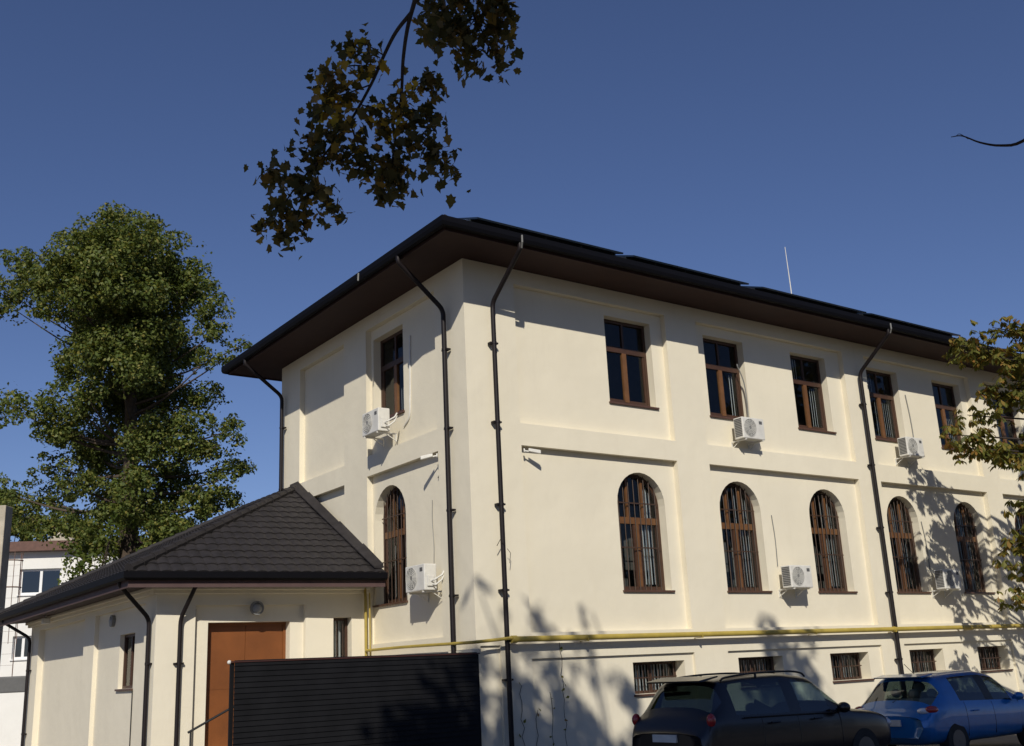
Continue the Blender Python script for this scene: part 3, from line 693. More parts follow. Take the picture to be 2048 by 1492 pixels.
# ================================================================== CARS
def car_shell(t, st, paint, mats, face_mat, cap_rear, cap_front, creases=()):
    """st: list of stations, each a list of (x,y,z) half section points from bottom centre to roof centre (y>=0 = right side at -y)"""
    npt = len(st[0]); ring = []
    V = []; F = []; MI = []
    for s in st:
        row = [len(V)+i for i in range(2*npt-2)]
        V += [(p[0], -p[1], p[2]) for p in s]; V += [(p[0], p[1], p[2]) for p in s[-2:0:-1]]
        ring.append(row)
    m = 2*npt-2
    for i in range(len(st)-1):
        for j in range(m):
            k = (j+1) % m; jj = j if j < npt-1 else m-1-j
            F.append((ring[i][j], ring[i][k], ring[i+1][k], ring[i+1][j])); MI.append(face_mat(i, jj))
    for (r, flip) in ((ring[0], 0), (ring[-1], 1)):
        for j in range(npt-1):           # strips across the car
            a, b = r[j], r[(j+1) % m]; c, d = r[(m-j-1) % m] if j else r[m-1], r[(m-j) % m] if j else r[0]
            if j == 0: f = (r[0], r[1], r[m-1])
            elif j == npt-2: f = (r[j], r[j+1], r[j+2])
            else: f = (r[j], r[j+1], r[m-j-1], r[m-j])
            F.append(f); MI.append(0)
    me = bpy.data.meshes.new('shell'); me.from_pydata(V, [], F); me.polygons.foreach_set('material_index', MI)
    for mm in mats: me.materials.append(mm[1])
    tmp = bpy.data.objects.new('shell', me); COL.objects.link(tmp)
    sub = tmp.modifiers.new('s', 'SUBSURF'); sub.levels = 3; sub.render_levels = 3
    dg = bpy.context.evaluated_depsgraph_get(); ev = tmp.evaluated_get(dg); fin = bpy.data.meshes.new_from_object(ev)
    co_ = np.zeros(len(fin.vertices)*3); fin.vertices.foreach_get('co', co_); co_ = co_.reshape(-1, 3)
    out = {}
    for idx, (nm, mat) in enumerate(mats):
        # split each material into its left / right / middle pieces
        groups = {}
        for p in fin.polygons:
            if p.material_index != idx: continue
            cy = p.center[1]; key = 0
            if nm in ('side_window', 'rear_side_window', 'door_pillar'): key = (1 if cy > 0 else -1)
            if nm == 'side_window': key = (key, 0 if p.center[0] < BP else 1)
            groups.setdefault(key, []).append(tuple(p.vertices))
        for key, polys in groups.items():
            used = sorted({v for p in polys for v in p}); mp = {v: i for i, v in enumerate(used)}
            m2 = bpy.data.meshes.new(nm); m2.from_pydata([tuple(co_[v]) for v in used], [], [tuple(mp[v] for v in p) for p in polys])
            m2.materials.append(mat); m2.polygons.foreach_set('use_smooth', [True]*len(m2.polygons)); m2.update()
            o = bpy.data.objects.new(nm, m2); COL.objects.link(o); o.parent = t; out.setdefault(nm, []).append(o)
    bpy.data.objects.remove(tmp)
    return out
def sect(x, w, hb, hr, wr, low=.24, dx=(0,)*10):
    if hr is None:      # bonnet / boot section
        pts = [(0, low), (w*.82, low), (w*.97, low+.13), (w, .58), (w*.99, hb-.14), (w*.955, hb-.02), (w*.86, hb+.015), (w*.66, hb+.035), (w*.36, hb+.05), (0, hb+.055)]
    else:
        pts = [(0, low), (w*.82, low), (w*.97, low+.13), (w, .58), (w*.99, hb-.14), (w*.955, hb), ((w*.955*.48+wr*.52), hb+(hr-.08-hb)*.55), (wr, hr-.08), (wr*.78, hr-.015), (0, hr)]
    return [(x+dx[i], p[0], p[1]) for i, p in enumerate(pts)]
def wheel(t, x, y, r, side):
    mb = MB(); mb.tube([(x, y-.10, r), (x, y+.10, r)], r, 28); w = mb.build('wheel', M['rubber'], None, smooth=True); w.parent = t
    mb = MB(); s = side
    mb.disc((x, y+s*.095, r), (0, s, 0), .01, r*.62, 24, .012)
    w2 = mb.build('rim', M['rim'], None); w2.parent = w
    return w
# ---- black estate SUV
suv = thing('parked_car', 'black SUV with roof rails parked along the cream wall', 'car')
H = 1.66
st = [sect(-.02, .78, .80, None, 0, .40), sect(.04, .86, .86, None, 0, .34, ), sect(.12, .89, 1.02, None, 0, .30),
      sect(.20, .90, 1.06, 1.16, .70, .28), sect(.50, .905, 1.06, 1.60, .66, .26), sect(.62, .905, 1.05, 1.625, .66, .25), sect(1.15, .91, 1.04, 1.655, .665, .24), sect(1.28, .91, 1.035, 1.66, .665, .24),
      sect(1.98, .91, 1.02, 1.665, .665, .24), sect(2.08, .91, 1.02, 1.66, .665, .24), sect(2.68, .91, 1.0, 1.60, .64, .24), sect(2.78, .905, 1.0, 1.555, .63, .24), sect(3.38, .90, .99, 1.10, .72, .24), sect(3.48, .90, .985, None, 0, .24),
      sect(4.1, .88, .94, None, 0, .25), sect(4.45, .82, .84, None, 0, .28), sect(4.58, .70, .68, None, 0, .34)]
BP = 2.03
def fm_suv(i, j):
    if j in (5, 6):
        if i in (5, 6): return 2
        if i in (8-1,): return 2
        if i in (9,): return 3
        if i in (10,): return 3
    if i == 3 and j in (6, 7, 8): return 4
    if i == 11 and j in (6, 7, 8): return 1
    return 0
ps = car_shell(suv, st, M['suv'], [('body', M['suv']), ('windscreen', M['carglass2']), ('rear_side_window', M['carglass']), ('side_window', M['carglass2']), ('rear_window', M['carglass'])], fm_suv, 0, 0)
for x in (.85, 3.6):
    for s in (-1, 1): wheel(suv, x, s*.80, .35, s)
def addp(t, mb, name, mat, smooth=False, bevel=0):
    o = mb.build(name, mat, None, smooth=smooth, bevel=bevel); o.parent = t; return o
for s in (-1, 1):
    mb = MB(); mb.tube(smooth_path([(.66, s*.60, 1.58), (.78, s*.60, 1.625), (1.4, s*.60, 1.665), (2.2, s*.60, 1.665), (2.52, s*.60, 1.63), (2.62, s*.60, 1.57)], 5), .016, 8); mb.tube([(1.45, s*.6, 1.6), (1.45, s*.6, 1.665)], .02, 8); addp(suv, mb, 'roof_rail', M['black'], True)
    mb = MB(); mb.sphere((3.02, s*1.0, 1.06), (.10, .11, .085), 10); mb.bar((3.02, s*.86, 1.02), (3.02, s*.95, 1.04), .05); addp(suv, mb, 'mirror', M['suv'], True)
    mb = MB(); mb.sphere((.155, s*.83, 1.03), (.075, .065, .10), 10); addp(suv, mb, 'taillight', M['red'], True)
    for x in (1.35, 2.35): mb = MB(); mb.tube([(x, s*.93, .93), (x+.2, s*.93, .93)], .014, 8); addp(suv, mb, 'door_handle', M['suv'], True)
    mb = MB(); mb.sphere((4.42, s*.66, .74), (.14, .16, .09), 10); addp(suv, mb, 'headlight', M['lens'], True)
mb = MB(); mb.hexa([(.24, -.62, 1.575), (.24, .62, 1.575), (.60, .62, 1.635), (.60, -.62, 1.635), (.20, -.60, 1.60), (.20, .60, 1.60), (.60, .62, 1.66), (.60, -.62, 1.66)]); addp(suv, mb, 'spoiler', M['suv'], False, .01)
mb = MB(); mb.box(-.05, -.02, -.26, .26, .72, .83); addp(suv, mb, 'number_plate', M['white'])
mb = MB(); mb.tube([(.14, .05, 1.03), (.24, -.2, 1.12)], .01, 6); addp(suv, mb, 'rear_wiper', M['black'])
def seams(t, lst):
    for (sc, s) in [(q, s) for q in lst for s in (-1, 1)]:
        pts = [(p[0], s*p[1]*.992, p[2]) for p in sc[2:6]]
        mb = MB(); mb.tube(smooth_path(pts, 5), .006, 5); addp(t, mb, 'door_seam', M['black'])
seams(suv, [sect(1.2, .91, 1.04, 1.655, .665), sect(2.03, .91, 1.02, 1.66, .665), sect(3.05, .905, 1.0, 1.4, .66)])
for s in (-1, 1):
    mb = MB(); mb.tube([(.8, s*.895, 1.035), (2.0, s*.892, 1.012), (3.1, s*.885, .99)], .010, 6); addp(suv, mb, 'window_trim', M['black'], True)
suv.location = (.06, -5.08, GZ)
# ---- blue hatchback
blu = thing('parked_car', 'blue hatchback with curved dark rear window parked ahead of the black SUV', 'car')
st = [sect(-.02, .70, .72, None, 0, .40), sect(.05, .80, .78, None, 0, .32), sect(.11, .84, .86, None, 0, .28),
      sect(.17, .855, .90, .97, .70, .26), sect(.62, .865, .985, 1.44, .60, .24), sect(.74, .865, .98, 1.465, .60, .24), sect(1.05, .87, .965, 1.49, .60, .24), sect(1.2, .87, .96, 1.50, .60, .24),
      sect(1.95, .87, .93, 1.515, .60, .24), sect(2.05, .87, .93, 1.51, .60, .24), sect(2.5, .87, .91, 1.45, .585, .24), sect(2.62, .865, .905, 1.40, .58, .24), sect(3.25, .86, .90, .99, .66, .24), sect(3.35, .855, .89, None, 0, .24),
      sect(3.8, .82, .80, None, 0, .26), sect(4.02, .72, .68, None, 0, .30), sect(4.1, .58, .58, None, 0, .36)]
BP = 2.0
def fm_blu(i, j):
    if j in (5, 6):
        if i in (6, 7): return 3
        if i in (9, 10): return 3
    if i == 3 and j in (6, 7, 8): return 4
    if i == 11 and j in (6, 7, 8): return 1
    if j in (5, 6) and i == 8: return 2
    return 0
ps = car_shell(blu, st, M['blue'], [('body', M['blue']), ('windscreen', M['carglass2']), ('door_pillar', M['black']), ('side_window', M['carglass']), ('rear_window', M['carglass2'])], fm_blu, 0, 0)
for x in (.75, 3.25):
    for s in (-1, 1): wheel(blu, x, s*.76, .31, s)
for s in (-1, 1):
    mb = MB(); mb.sphere((2.75, s*.94, .98), (.09, .10, .075), 10); mb.bar((2.75, s*.82, .95), (2.75, s*.9, .96), .05); addp(blu, mb, 'mirror', M['blue'], True)
    mb = MB(); mb.sphere((.22, s*.755, .87), (.16, .095, .07), 10); tl = addp(blu, mb, 'taillight', M['red'], True)
    mb = MB(); mb.sphere((.13, s*.66, .85), (.10, .13, .06), 10); addp(tl, mb, 'lamp_lens', M['lens'], True)
    mb = MB(); mb.sphere((3.82, s*.58, .68), (.2, .16, .08), 10); addp(blu, mb, 'headlight', M['lens'], True)
    mb = MB(); mb.tube([(1.3, s*.885, .80), (1.48, s*.885, .80)], .013, 8); addp(blu, mb, 'door_handle', M['blue'], True)
mb = MB(); mb.tube([(.95, 0, 1.47), (.68, 0, 1.66)], .006, 6); addp(blu, mb, 'antenna', M['black'])
mb = MB(); mb.hexa([(.42, -.52, 1.415), (.42, .52, 1.415), (.72, .54, 1.455), (.72, -.54, 1.455), (.38, -.50, 1.435), (.38, .50, 1.435), (.72, .54, 1.478), (.72, -.54, 1.478)]); addp(blu, mb, 'spoiler', M['blue'], False, .01)
mb = MB(); mb.box(-.05, -.02, -.26, .26, .60, .71); addp(blu, mb, 'number_plate', M['white'])
mb = MB()
for y in (-.35, .35): mb.sphere((1.55, y, 1.22), (.06, .13, .1), 8); mb.box(1.5, 1.62, y-.24, y+.24, .6, 1.12)
for y in (-.38, 0, .38): mb.sphere((.85, y, 1.13), (.05, .11, .08), 8)
mb.box(.8, .92, -.62, .62, .5, 1.04); addp(blu, mb, 'seat', simple('pale_seat_fabric', (.45, .42, .36), .9))
seams(blu, [sect(1.12, .87, .96, 1.50, .60), sect(2.0, .87, .93, 1.51, .60), sect(2.9, .86, .90, 1.2, .62)])
mb = MB(); mb.tube([(.2, .02, 1.0), (.36, -.22, 1.12)], .009, 6); addp(blu, mb, 'rear_wiper', M['black'])
blu.location = (5.5, -5.14, GZ)

# ================================================================== TREES
def sub_blobs(pts, nrm_up=.5):
    pass
def blob_leaves(blobs, per, smin, smax, shell=.75, up=.35, clump=0):
    P = []; Nn = []; Sz = []
    if clump:
        nb = []
        for (c, r, k) in blobs:
            m = max(9 if clump > 10 else 4, int(clump*(r.mean()/.9)**1.6))
            for _ in range(m):
                d = rng.normal(size=3); d /= np.linalg.norm(d); q = rng.uniform(.35, 1.02)
                e = r*rng.uniform(.17, .44); nb.append((c+d*r*q, np.array([e[0]*1.1, e[1]*1.1, e[2]*.95]), k))
        blobs = nb
    for (c, r, k) in blobs:
        n = int(per*k*(r[0]*r[1]*r[2])**(2/3.)); d = rng.normal(size=(n, 3)); d /= np.linalg.norm(d, axis=1, keepdims=True)
        rad = rng.random(n)**(1/3.)*(1-shell)+shell*(1-np.abs(rng.normal(0, .28, n)))
        p = c+d*rad[:, None]*np.array(r)
        # ragged: push by a few random twig directions
        tw = rng.normal(size=(9, 3)); tw /= np.linalg.norm(tw, axis=1, keepdims=True); amp = rng.uniform(-.25, .45, 9)
        w = np.clip(d@tw.T, 0, 1)**5
        p = p+d*(w@amp)[:, None]*np.array(r)
        nn = d*.8+rng.normal(0, .55, (n, 3)); nn[:, 2] += up
        P.append(p); Nn.append(nn); Sz.append(rng.uniform(smin, smax, n))
    return np.vstack(P), np.vstack(Nn), np.concatenate(Sz)
def clear_view(P, Nn, Sz):       # pruned where the crown would hang across the view
    d = P-CAM; z = d@CF; zz = np.maximum(z, .05); u = 1024+FPX*(d@CR)/zz; v = 746-FPX*(d@CU)/zz
    k = ~((z > .05) & (u > -120) & (u < 2170) & (v > -120) & (v < 1600)); return P[k], Nn[k], Sz[k]
DIAMOND = [(-.5, 0, 0), (-.12, .3, .05), (.5, 0, -.06), (-.12, -.3, .05)]
def limb(mb, pts, r0, r1, n=7):
    q = smooth_path(pts, 4); k = len(q); mb.tube(q, [r0+(r1-r0)*i/(k-1) for i in range(k)], n)

# ---- big tree behind the annex
TD = 39.0; k_ = TD/FPX
base = at(258, 1300, TD); base[2] = GZ
tr = thing('large_tree', 'tall leafy green tree rising behind the annex roof at left', 'tree', tuple(base))
bl = [(225, 472, 62), (165, 488, 50), (280, 478, 50), (325, 490, 45), (365, 530, 50), (235, 555, 90), (140, 540, 50), (385, 580, 40), (300, 560, 60), (40, 545, 46), (75, 570, 46), (10, 580, 38), (95, 620, 42), (30, 620, 30), (115, 560, 40), (190, 640, 70), (300, 620, 70), (390, 585, 45), (425, 640, 38), (250, 715, 85), (160, 720, 50), (345, 710, 55), (485, 690, 22), (440, 660, 30), (455, 715, 24), (415, 720, 30),
      (145, 800, 50), (230, 820, 75), (340, 790, 55), (415, 790, 42), (465, 860, 30), (20, 812, 38), (75, 825, 38), (385, 870, 55), (300, 890, 65), (125, 860, 45), (200, 920, 65), (440, 890, 34), (350, 960, 55), (440, 960, 36), (470, 1005, 22), (250, 1000, 70), (150, 960, 45), (400, 1010, 45), (310, 1050, 60), (85, 1000, 45), (45, 1030, 38), (455, 935, 38), (430, 1000, 42), (100, 930, 38), (115, 850, 42), (190, 1070, 55), (350, 1080, 45), (120, 1070, 36), (20, 990, 26)]
blobs = []; rt_ = random.Random(5)
axis_u = 255
for (u, v, r) in bl:
    e = 1-abs(u-axis_u)/300
    dz = rt_.uniform(-1, 1)*2.6*max(.25, e)
    blobs.append((at(u, v, TD+dz), np.array([r*k_, r*k_*1.0, r*k_*.9])*1.12, 1 if v < 760 else .85))
    if e > .45 and r > 44: blobs.append((at(u+rt_.uniform(-25, 25), v+rt_.uniform(-25, 25), TD+rt_.choice([-2.2, 2.4])), np.array([r*k_]*3)*.8, .8))
P, Nn, Sz = blob_leaves(blobs, 950, .09, .19, shell=.4, clump=15)
P2, N2, S2 = blob_leaves([(c, r*.95, k) for c, r, k in blobs], 120, .09, .19, shell=.3)
P, Nn, Sz = np.vstack([P, P2]), np.vstack([Nn, N2]), np.concatenate([Sz, S2])
leaf_mesh('crown', P, Nn, Sz, DIAMOND, M['leaf_big'], tr)
mb = MB()
tp = [base, at(256, 1100, TD), at(262, 900, TD), at(258, 700, TD), at(240, 540, TD)]
limb(mb, tp, .42, .08, 10)
for (c, r, _) in blobs:
    h = rng.uniform(.35, .8); v_ = c[2]-abs(rng.normal(1.2, .5))
    f = min(.95, max(.12, (v_-base[2]-1.5)/17.0)); j = f*(len(tp)-1); i = int(min(j, len(tp)-2)); s0 = np.array(tp[i])*(1-(j-i))+np.array(tp[i+1])*(j-i)
    m_ = (s0+c)/2+np.array([0, 0, -.25]); limb(mb, [s0, m_, c], .10*(1.2-f), .015, 5)
mb.build('trunk', M['bark'], tr, smooth=True)
for i, (px, lst, lab) in enumerate([(-10, [(0, 985, 34), (-35, 960, 40), (20, 1015, 36), (-20, 1030, 50), (35, 1050, 34), (10, 1065, 40)], 'dark low tree behind the white building at the far left edge'), (120, [(80, 1050, 34), (115, 1035, 30), (140, 1060, 38), (60, 1075, 30), (170, 1080, 36)], 'olive bushy tree between the white building and the tall tree')]):
    d_ = 66.0; kk = d_/FPX; b3 = at(px, 1200, d_); b3[2] = GZ
    t_ = thing('background_tree', lab, 'tree', tuple(b3), 'trees behind the white building')
    bb_ = [(at(u, v, d_+rt_.uniform(-1, 1)), np.array([r*kk]*3), 1) for u, v, r in lst]
    P, Nn, Sz = blob_leaves(bb_, 420, .16, .32, shell=.45, clump=9); leaf_mesh('crown', P, Nn, Sz, DIAMOND, M['leaf_big'], t_)
    mb = MB(); limb(mb, [b3, b3+np.array([.1, 0, 3]), at(px+10, 1050, d_)], .25, .06, 8)
    for (c, r, _) in bb_: limb(mb, [b3+np.array([.1, 0, 3]), (b3+np.array([.1, 0, 4])+c)/2, c], .07, .02, 5)
    mb.build('trunk', M['bark'], t_, smooth=True)
# ---- young shrub in front of it
b2 = at(160, 1180, 36); b2[2] = GZ
sh = thing('young_tree', 'slim bright green young tree in front of the white building', 'tree', tuple(b2))
bl2 = [(at(u, v, 36+rt_.uniform(-.6, .6)), np.array([r*36/FPX]*3)*1.0, 1) for (u, v, r) in [(150, 1125, 26), (170, 1150, 26), (140, 1160, 20), (195, 1160, 24), (160, 1190, 40), (225, 1060, 26), (215, 1100, 30), (235, 1020, 18), (150, 1100, 12), (190, 1125, 24)]]
P, Nn, Sz = blob_leaves(bl2, 700, .10, .2, shell=.5); leaf_mesh('crown', P, Nn, Sz, DIAMOND, M['leaf_young'], sh)
mb = MB(); limb(mb, [b2, at(168, 1200, 36), at(160, 1120, 36)], .06, .015, 6); limb(mb, [at(168, 1250, 36), at(205, 1150, 36), at(228, 1030, 36)], .05, .012, 6)
for (c, r, _) in bl2: limb(mb, [at(175, 1230, 36), (c+at(175, 1230, 36))/2, c], .025, .006, 5)
mb.build('trunk', M['bark'], sh, smooth=True)

# ---- street trees round the viewer: their crowns throw the soft shade on the wall, the cars and the hanging branches
def shade_blobs(lst, t0, t1, seed):
    r_ = random.Random(seed); out = []
    for (x, z, r, k) in lst:
        t = r_.uniform(t0, t1); c = np.array([x, 0, z])+SUNV*t
        out.append((c, np.array([r, r*1.1, r*.9]), k))
    return out
ta_ = shade_blobs([(.15, 3.15, .42, .6), (.5, 2.6, .6, .7), (1.9, 2.1, .8, .9), (2.75, 2.65, .42, .6), (3.0, 1.9, .8, .8), (.6, 1.3, 1.1, .9), (2.0, .6, 1.3, .8), (3.9, .5, .8, .7),
                   (-.6, -.4, 1.6, 1), (1.5, -1.2, 2.2, 1.2), (3.2, -2.4, 2.4, 1.2), (-.4, -3, 2.4, 1.2), (2, -4.6, 2.6, 1.2), (5.2, -3.8, 2.2, 1.2), (4.8, -1.8, 1.6, 1)], 18.5, 22.5, 1)
base = np.array([-9.9, -20.6, GZ])
ta = thing('maple_tree', 'overhanging maple whose dark leafy branches hang into the top of the sky', 'tree', tuple(base))
extra = [(np.array([-9.2, -18.5, 12.0]), np.array([3.2, 3.2, 2.6]), 1.2), (np.array([-8.6, -17.0, 9.4]), np.array([2.3, 2.2, 1.5]), 1.2), (np.array([-11.0, -21.5, 11.5]), np.array([3, 3, 2.6]), 1.0)]
P, Nn, Sz = blob_leaves(ta_+extra, 95, .26, .5, shell=.4, clump=7); P, Nn, Sz = clear_view(P, Nn, Sz)
leaf_mesh('crown', P, Nn, Sz, DIAMOND, M['leaf_crown'], ta)
mb = MB(); tpA = [base, base+np.array([.1, .2, 4]), base+np.array([.5, .9, 9]), np.array([-9.3, -18.0, 14.0])]
limb(mb, tpA, .38, .08, 10)
for (c, r, _) in ta_+extra: s0 = tpA[1]*.4+tpA[2]*.6; limb(mb, [s0, (s0+c)/2+np.array([0, 0, .5]), c], .10, .02, 6)
BD = 8.2
def bp(u, v, dz=0): return at(u, v-12*min(1, max(0, v)/200), BD+dz)
e1 = bp(842, -60, .1)
limb(mb, [tpA[1], np.array([-10.6, -17.5, 7.6]), np.array([-9.0, -14.0, 7.5]), e1, bp(830, 0)], .09, .022, 8)
mb.build('trunk', M['bark2'], ta, smooth=True)
twigs = [([(830, 0), (815, 60), (806, 130), (803, 200), (795, 260), (785, 330), (780, 390)], .018),
         ([(824, 25), (792, 68), (768, 118), (742, 180), (700, 255), (650, 320), (600, 375), (560, 430), (530, 458)], .016),
         ([(768, 118), (725, 92), (692, 100)], .006), ([(755, 145), (700, 140), (655, 165), (640, 190)], .007), ([(742, 180), (690, 200), (650, 210), (645, 235)], .007),
         ([(803, 200), (835, 180), (860, 170), (875, 200)], .007), ([(800, 230), (840, 235), (872, 262)], .007), ([(795, 260), (835, 285), (868, 320), (905, 320)], .007), ([(860, 310), (890, 345), (900, 362)], .005),
         ([(700, 255), (715, 300), (745, 350), (790, 372)], .007), ([(720, 220), (760, 240), (775, 290)], .006), ([(650, 320), (690, 330), (712, 345)], .006), ([(600, 375), (645, 400), (672, 438)], .006), ([(600, 375), (560, 365), (535, 352)], .006), ([(620, 350), (610, 420), (600, 470)], .006), ([(560, 430), (580, 470), (568, 505)], .006), ([(530, 458), (505, 470)], .004), ([(600, 300), (640, 280), (690, 250)], .005), ([(610, 330), (640, 300)], .004),
         ([(785, 330), (760, 370), (770, 400)], .005), ([(785, 330), (815, 370), (800, 395)], .005)]
twigs2 = [([(900, -60), (930, -10), (950, 40), (975, 85), (992, 120), (1005, 150)], .012), ([(905, -40), (880, 0), (866, 40), (862, 30)], .006), ([(930, -10), (890, 20), (870, 15)], .006), ([(950, 40), (905, 55), (870, 95)], .006), ([(950, 40), (985, 20), (1000, 55), (1012, 85)], .007), ([(975, 85), (935, 110), (945, 145)], .006), ([(930, -10), (985, -10), (1010, 10)], .006), ([(985, 20), (1008, 45)], .005), ([(950, 40), (930, 70), (920, 95)], .005)]
mb = MB(); LP = []; LN = []; LS = []; LD = []
for grp, dens in ((twigs, 1.0), (twigs2, 1.25)):
    for (pl, r) in grp:
        dz0 = rt_.uniform(-.35, .35) if r < .01 else 0
        pts = [bp(u, v, dz0*min(1, i/2)+(.35 if grp is twigs2 else 0)) for i, (u, v) in enumerate(pl)]
        q = smooth_path(pts, 5); mb.tube(q, [max(.0025, r*(1-.75*i/len(q))) for i in range(len(q))], 6)
        q = np.array(q); ln = np.linalg.norm(np.diff(q, axis=0), axis=1).sum()
        n = int(ln*165*dens) if r < .01 else int(ln*100)
        for _ in range(n):
            f = rng.random(); f = f**.8
            if r > .014 and f < .42: continue
            j = f*(len(q)-1); i = int(min(j, len(q)-2)); p = q[i]+(q[i+1]-q[i])*(j-i)
            p = p+rng.normal(0, .062, 3)+np.array([0, 0, -.02]); LP.append(p)
            nn = rng.normal(0, .8, 3); nn[2] += .5; LN.append(nn); LS.append(rng.uniform(.055, .105)); dd = rng.normal(0, .5, 3); dd[2] -= .7; LD.append(dd)
br = mb.build('hanging_branch', M['bark2'], ta, smooth=True)
MAPLE = [(-.52, 0, 0), (-.30, .16, .02), (-.34, .36, .07), (-.10, .30, .06), (.06, .40, .10), (.20, .24, .05), (.34, .20, .03), (.58, .03, -.10), (.30, -.17, .02), (.12, -.38, .09), (-.06, -.27, .05), (-.30, -.40, .10), (-.33, -.16, .03)]
LP = np.array(LP); LN = np.array(LN); LS = np.array(LS)*rng.uniform(.7, 1.25, len(LS)); LD = np.array(LD)
yc = bp(738, 205); ym_ = (np.linalg.norm(LP-yc, axis=1) < .42) & (rng.random(len(LP)) < .5)  # leaves round this point get the sunlit yellow colour
leaf_mesh('hanging_leaves', LP[~ym_], LN[~ym_], LS[~ym_], MAPLE, M['leaf_hang'], ta, LD[~ym_])
o = leaf_mesh('sunlit_leaves', LP[ym_], LN[ym_], LS[ym_], MAPLE, M['leaf_sunlit'], ta, LD[ym_]); o['label'] = 'leaves coloured yellow as if sunlit in the middle of the hanging branch'

tb_ = shade_blobs([(8.2, 2.6, .4, 1.1), (8.5, 2.0, .65, 1.3), (8.95, 1.3, .9, 1.4), (9.6, 1.8, .5, 1.1), (9.6, .7, 1.0, 1.3), (9, -.8, 1.6, 1), (6.4, -2.2, 1.2, .9), (8, -3, 2.2, 1.2), (10.6, -3, 2.2, 1.2), (9, -5, 2.6, 1.2), (12.6, -4, 2.2, 1.1), (12.2, -1.9, 1.1, .8)], 18.0, 22.0, 2)
base = np.array([-.6, -19.6, GZ])
tb = thing('street_tree', 'tall street tree outside the frame whose bare twig shows against the sky at right', 'tree', tuple(base))
P, Nn, Sz = clear_view(*blob_leaves(tb_, 105, .26, .5, shell=.4, clump=7)); leaf_mesh('crown', P, Nn, Sz, DIAMOND, M['leaf_crown'], tb)
mb = MB(); tpB = [base, base+np.array([0, .2, 4]), base+np.array([.1, 1, 9]), np.array([-.3, -17.5, 15])]; limb(mb, tpB, .36, .07, 10)
for (c, r, _) in tb_: s0 = tpB[1]*.4+tpB[2]*.6; limb(mb, [s0, (s0+c)/2+np.array([0, 0, .5]), c], .10, .02, 6)
limb(mb, [tpB[1]+np.array([0, 0, 1]), np.array([-1.6, -16, 6.6]), at(2140, 215, 9.0), at(2048, 281, 9.0), at(2002, 291, 9.0), at(1960, 285, 9.0), at(1925, 272, 9.0), at(1902, 274, 9.0)], .022, .003, 6)
limb(mb, [at(1937, 278, 9.0), at(1920, 268, 9.02), at(1913, 271, 9.02)], .004, .002, 5)
mb.build('trunk', M['bark2'], tb, smooth=True)

# ---- horse chestnut at the right
CD = 27.0
base = np.array([18.6, -5.6, GZ])
ct = thing('chestnut_tree', 'chestnut tree with drooping browning leaves in front of the right end of the facade', 'tree', tuple(base))
targets = [(1985, 655, 27), (2030, 648, 27), (1935, 690, 27), (1905, 690, 27.5), (2000, 715, 26.5), (2040, 710, 27), (2020, 760, 27), (1965, 770, 27), (2045, 800, 26.5), (1925, 700, 27), (1985, 790, 27), (1890, 868, 26.5), (1920, 895, 26.5), (1955, 890, 27), (1935, 830, 27), (2010, 905, 26.5), (2040, 930, 26), (1980, 900, 27), (2035, 1000, 26.5), (2020, 1085, 26), (2045, 1080, 26), (2015, 1130, 26), (2040, 1180, 26), (2025, 1195, 26), (2045, 880, 27)]
TP = [at(*t) for t in targets]
rc_ = random.Random(21)
n_in = len(TP)
for i in range(78):
    a = rc_.uniform(0, 2*math.pi); e = rc_.uniform(-.75, 1); rr_ = rc_.uniform(2.2, 5.0)
    c = np.array([18.9+rr_*math.cos(a)*math.cos(e*1.2), -5.4+rr_*.85*math.sin(a)*math.cos(e*1.2), 7.6+4.6*math.sin(e*1.2)])
    d = c-CAM; zc = d@CF; uu = 1024+FPX*(d@CR)/zc
    if uu < 2050 or c[1] > -.8: continue
    TP.append(c)
mb = MB(); trunk_pts = [base, base+np.array([.05, 0, 3]), base+np.array([.2, .1, 6]), base+np.array([.1, 0, 10.5])]; limb(mb, trunk_pts, .34, .08, 10)
LP = []; LN = []; LS = []; LD = []
for ti, c in enumerate(TP):
    h = max(2.5, min(9.5, c[2]-1.0)); s0 = base+np.array([.15, .05, h]); mid = s0*.5+c*.5+np.array([0, 0, .35])
    q = np.array(smooth_path([s0, mid, c], 8)); mb.tube(q, [.06*(1-i/len(q))+.007 for i in range(len(q))], 5)
    ncl = 28 if ti < n_in else 30
    for _ in range(ncl):
        f = rng.uniform(.84, 1.02) if ti < n_in else rng.uniform(.55, 1.02); j = min(f, 1)*(len(q)-1); i = int(min(j, len(q)-2)); p = q[i]+(q[i+1]-q[i])*(j-i)
        p = p+rng.normal(0, .22 if ti < n_in else .4, 3)*np.array([1, 1, .6])
        th_ = rng.uniform(0, 6.28); sz = rng.uniform(.17, .30)
        for m_ in range(6):          # palmate leaf: leaflets fan out and droop
            b_ = th_+(m_-2.5)*.5; d = np.array([math.cos(b_), math.sin(b_), -.85+rng.normal(0, .3)])
            d /= np.linalg.norm(d); LP.append(p+d*sz*.45); LD.append(d); nn = np.array([math.cos(b_)*.6, math.sin(b_)*.6, .8])+rng.normal(0, .25, 3); LN.append(nn); LS.append(sz*rng.uniform(.8, 1.1))
mb.build('trunk', M['bark2'], ct, smooth=True)
LEAFLET = [(-.5, 0, 0), (.05, .16, .05), (.3, .15, .02), (.52, 0, -.08), (.3, -.15, .02), (.05, -.16, .05)]
leaf_mesh('crown', np.array(LP), np.array(LN), np.array(LS), LEAFLET, M['leaf_chest'], ct, np.array(LD))

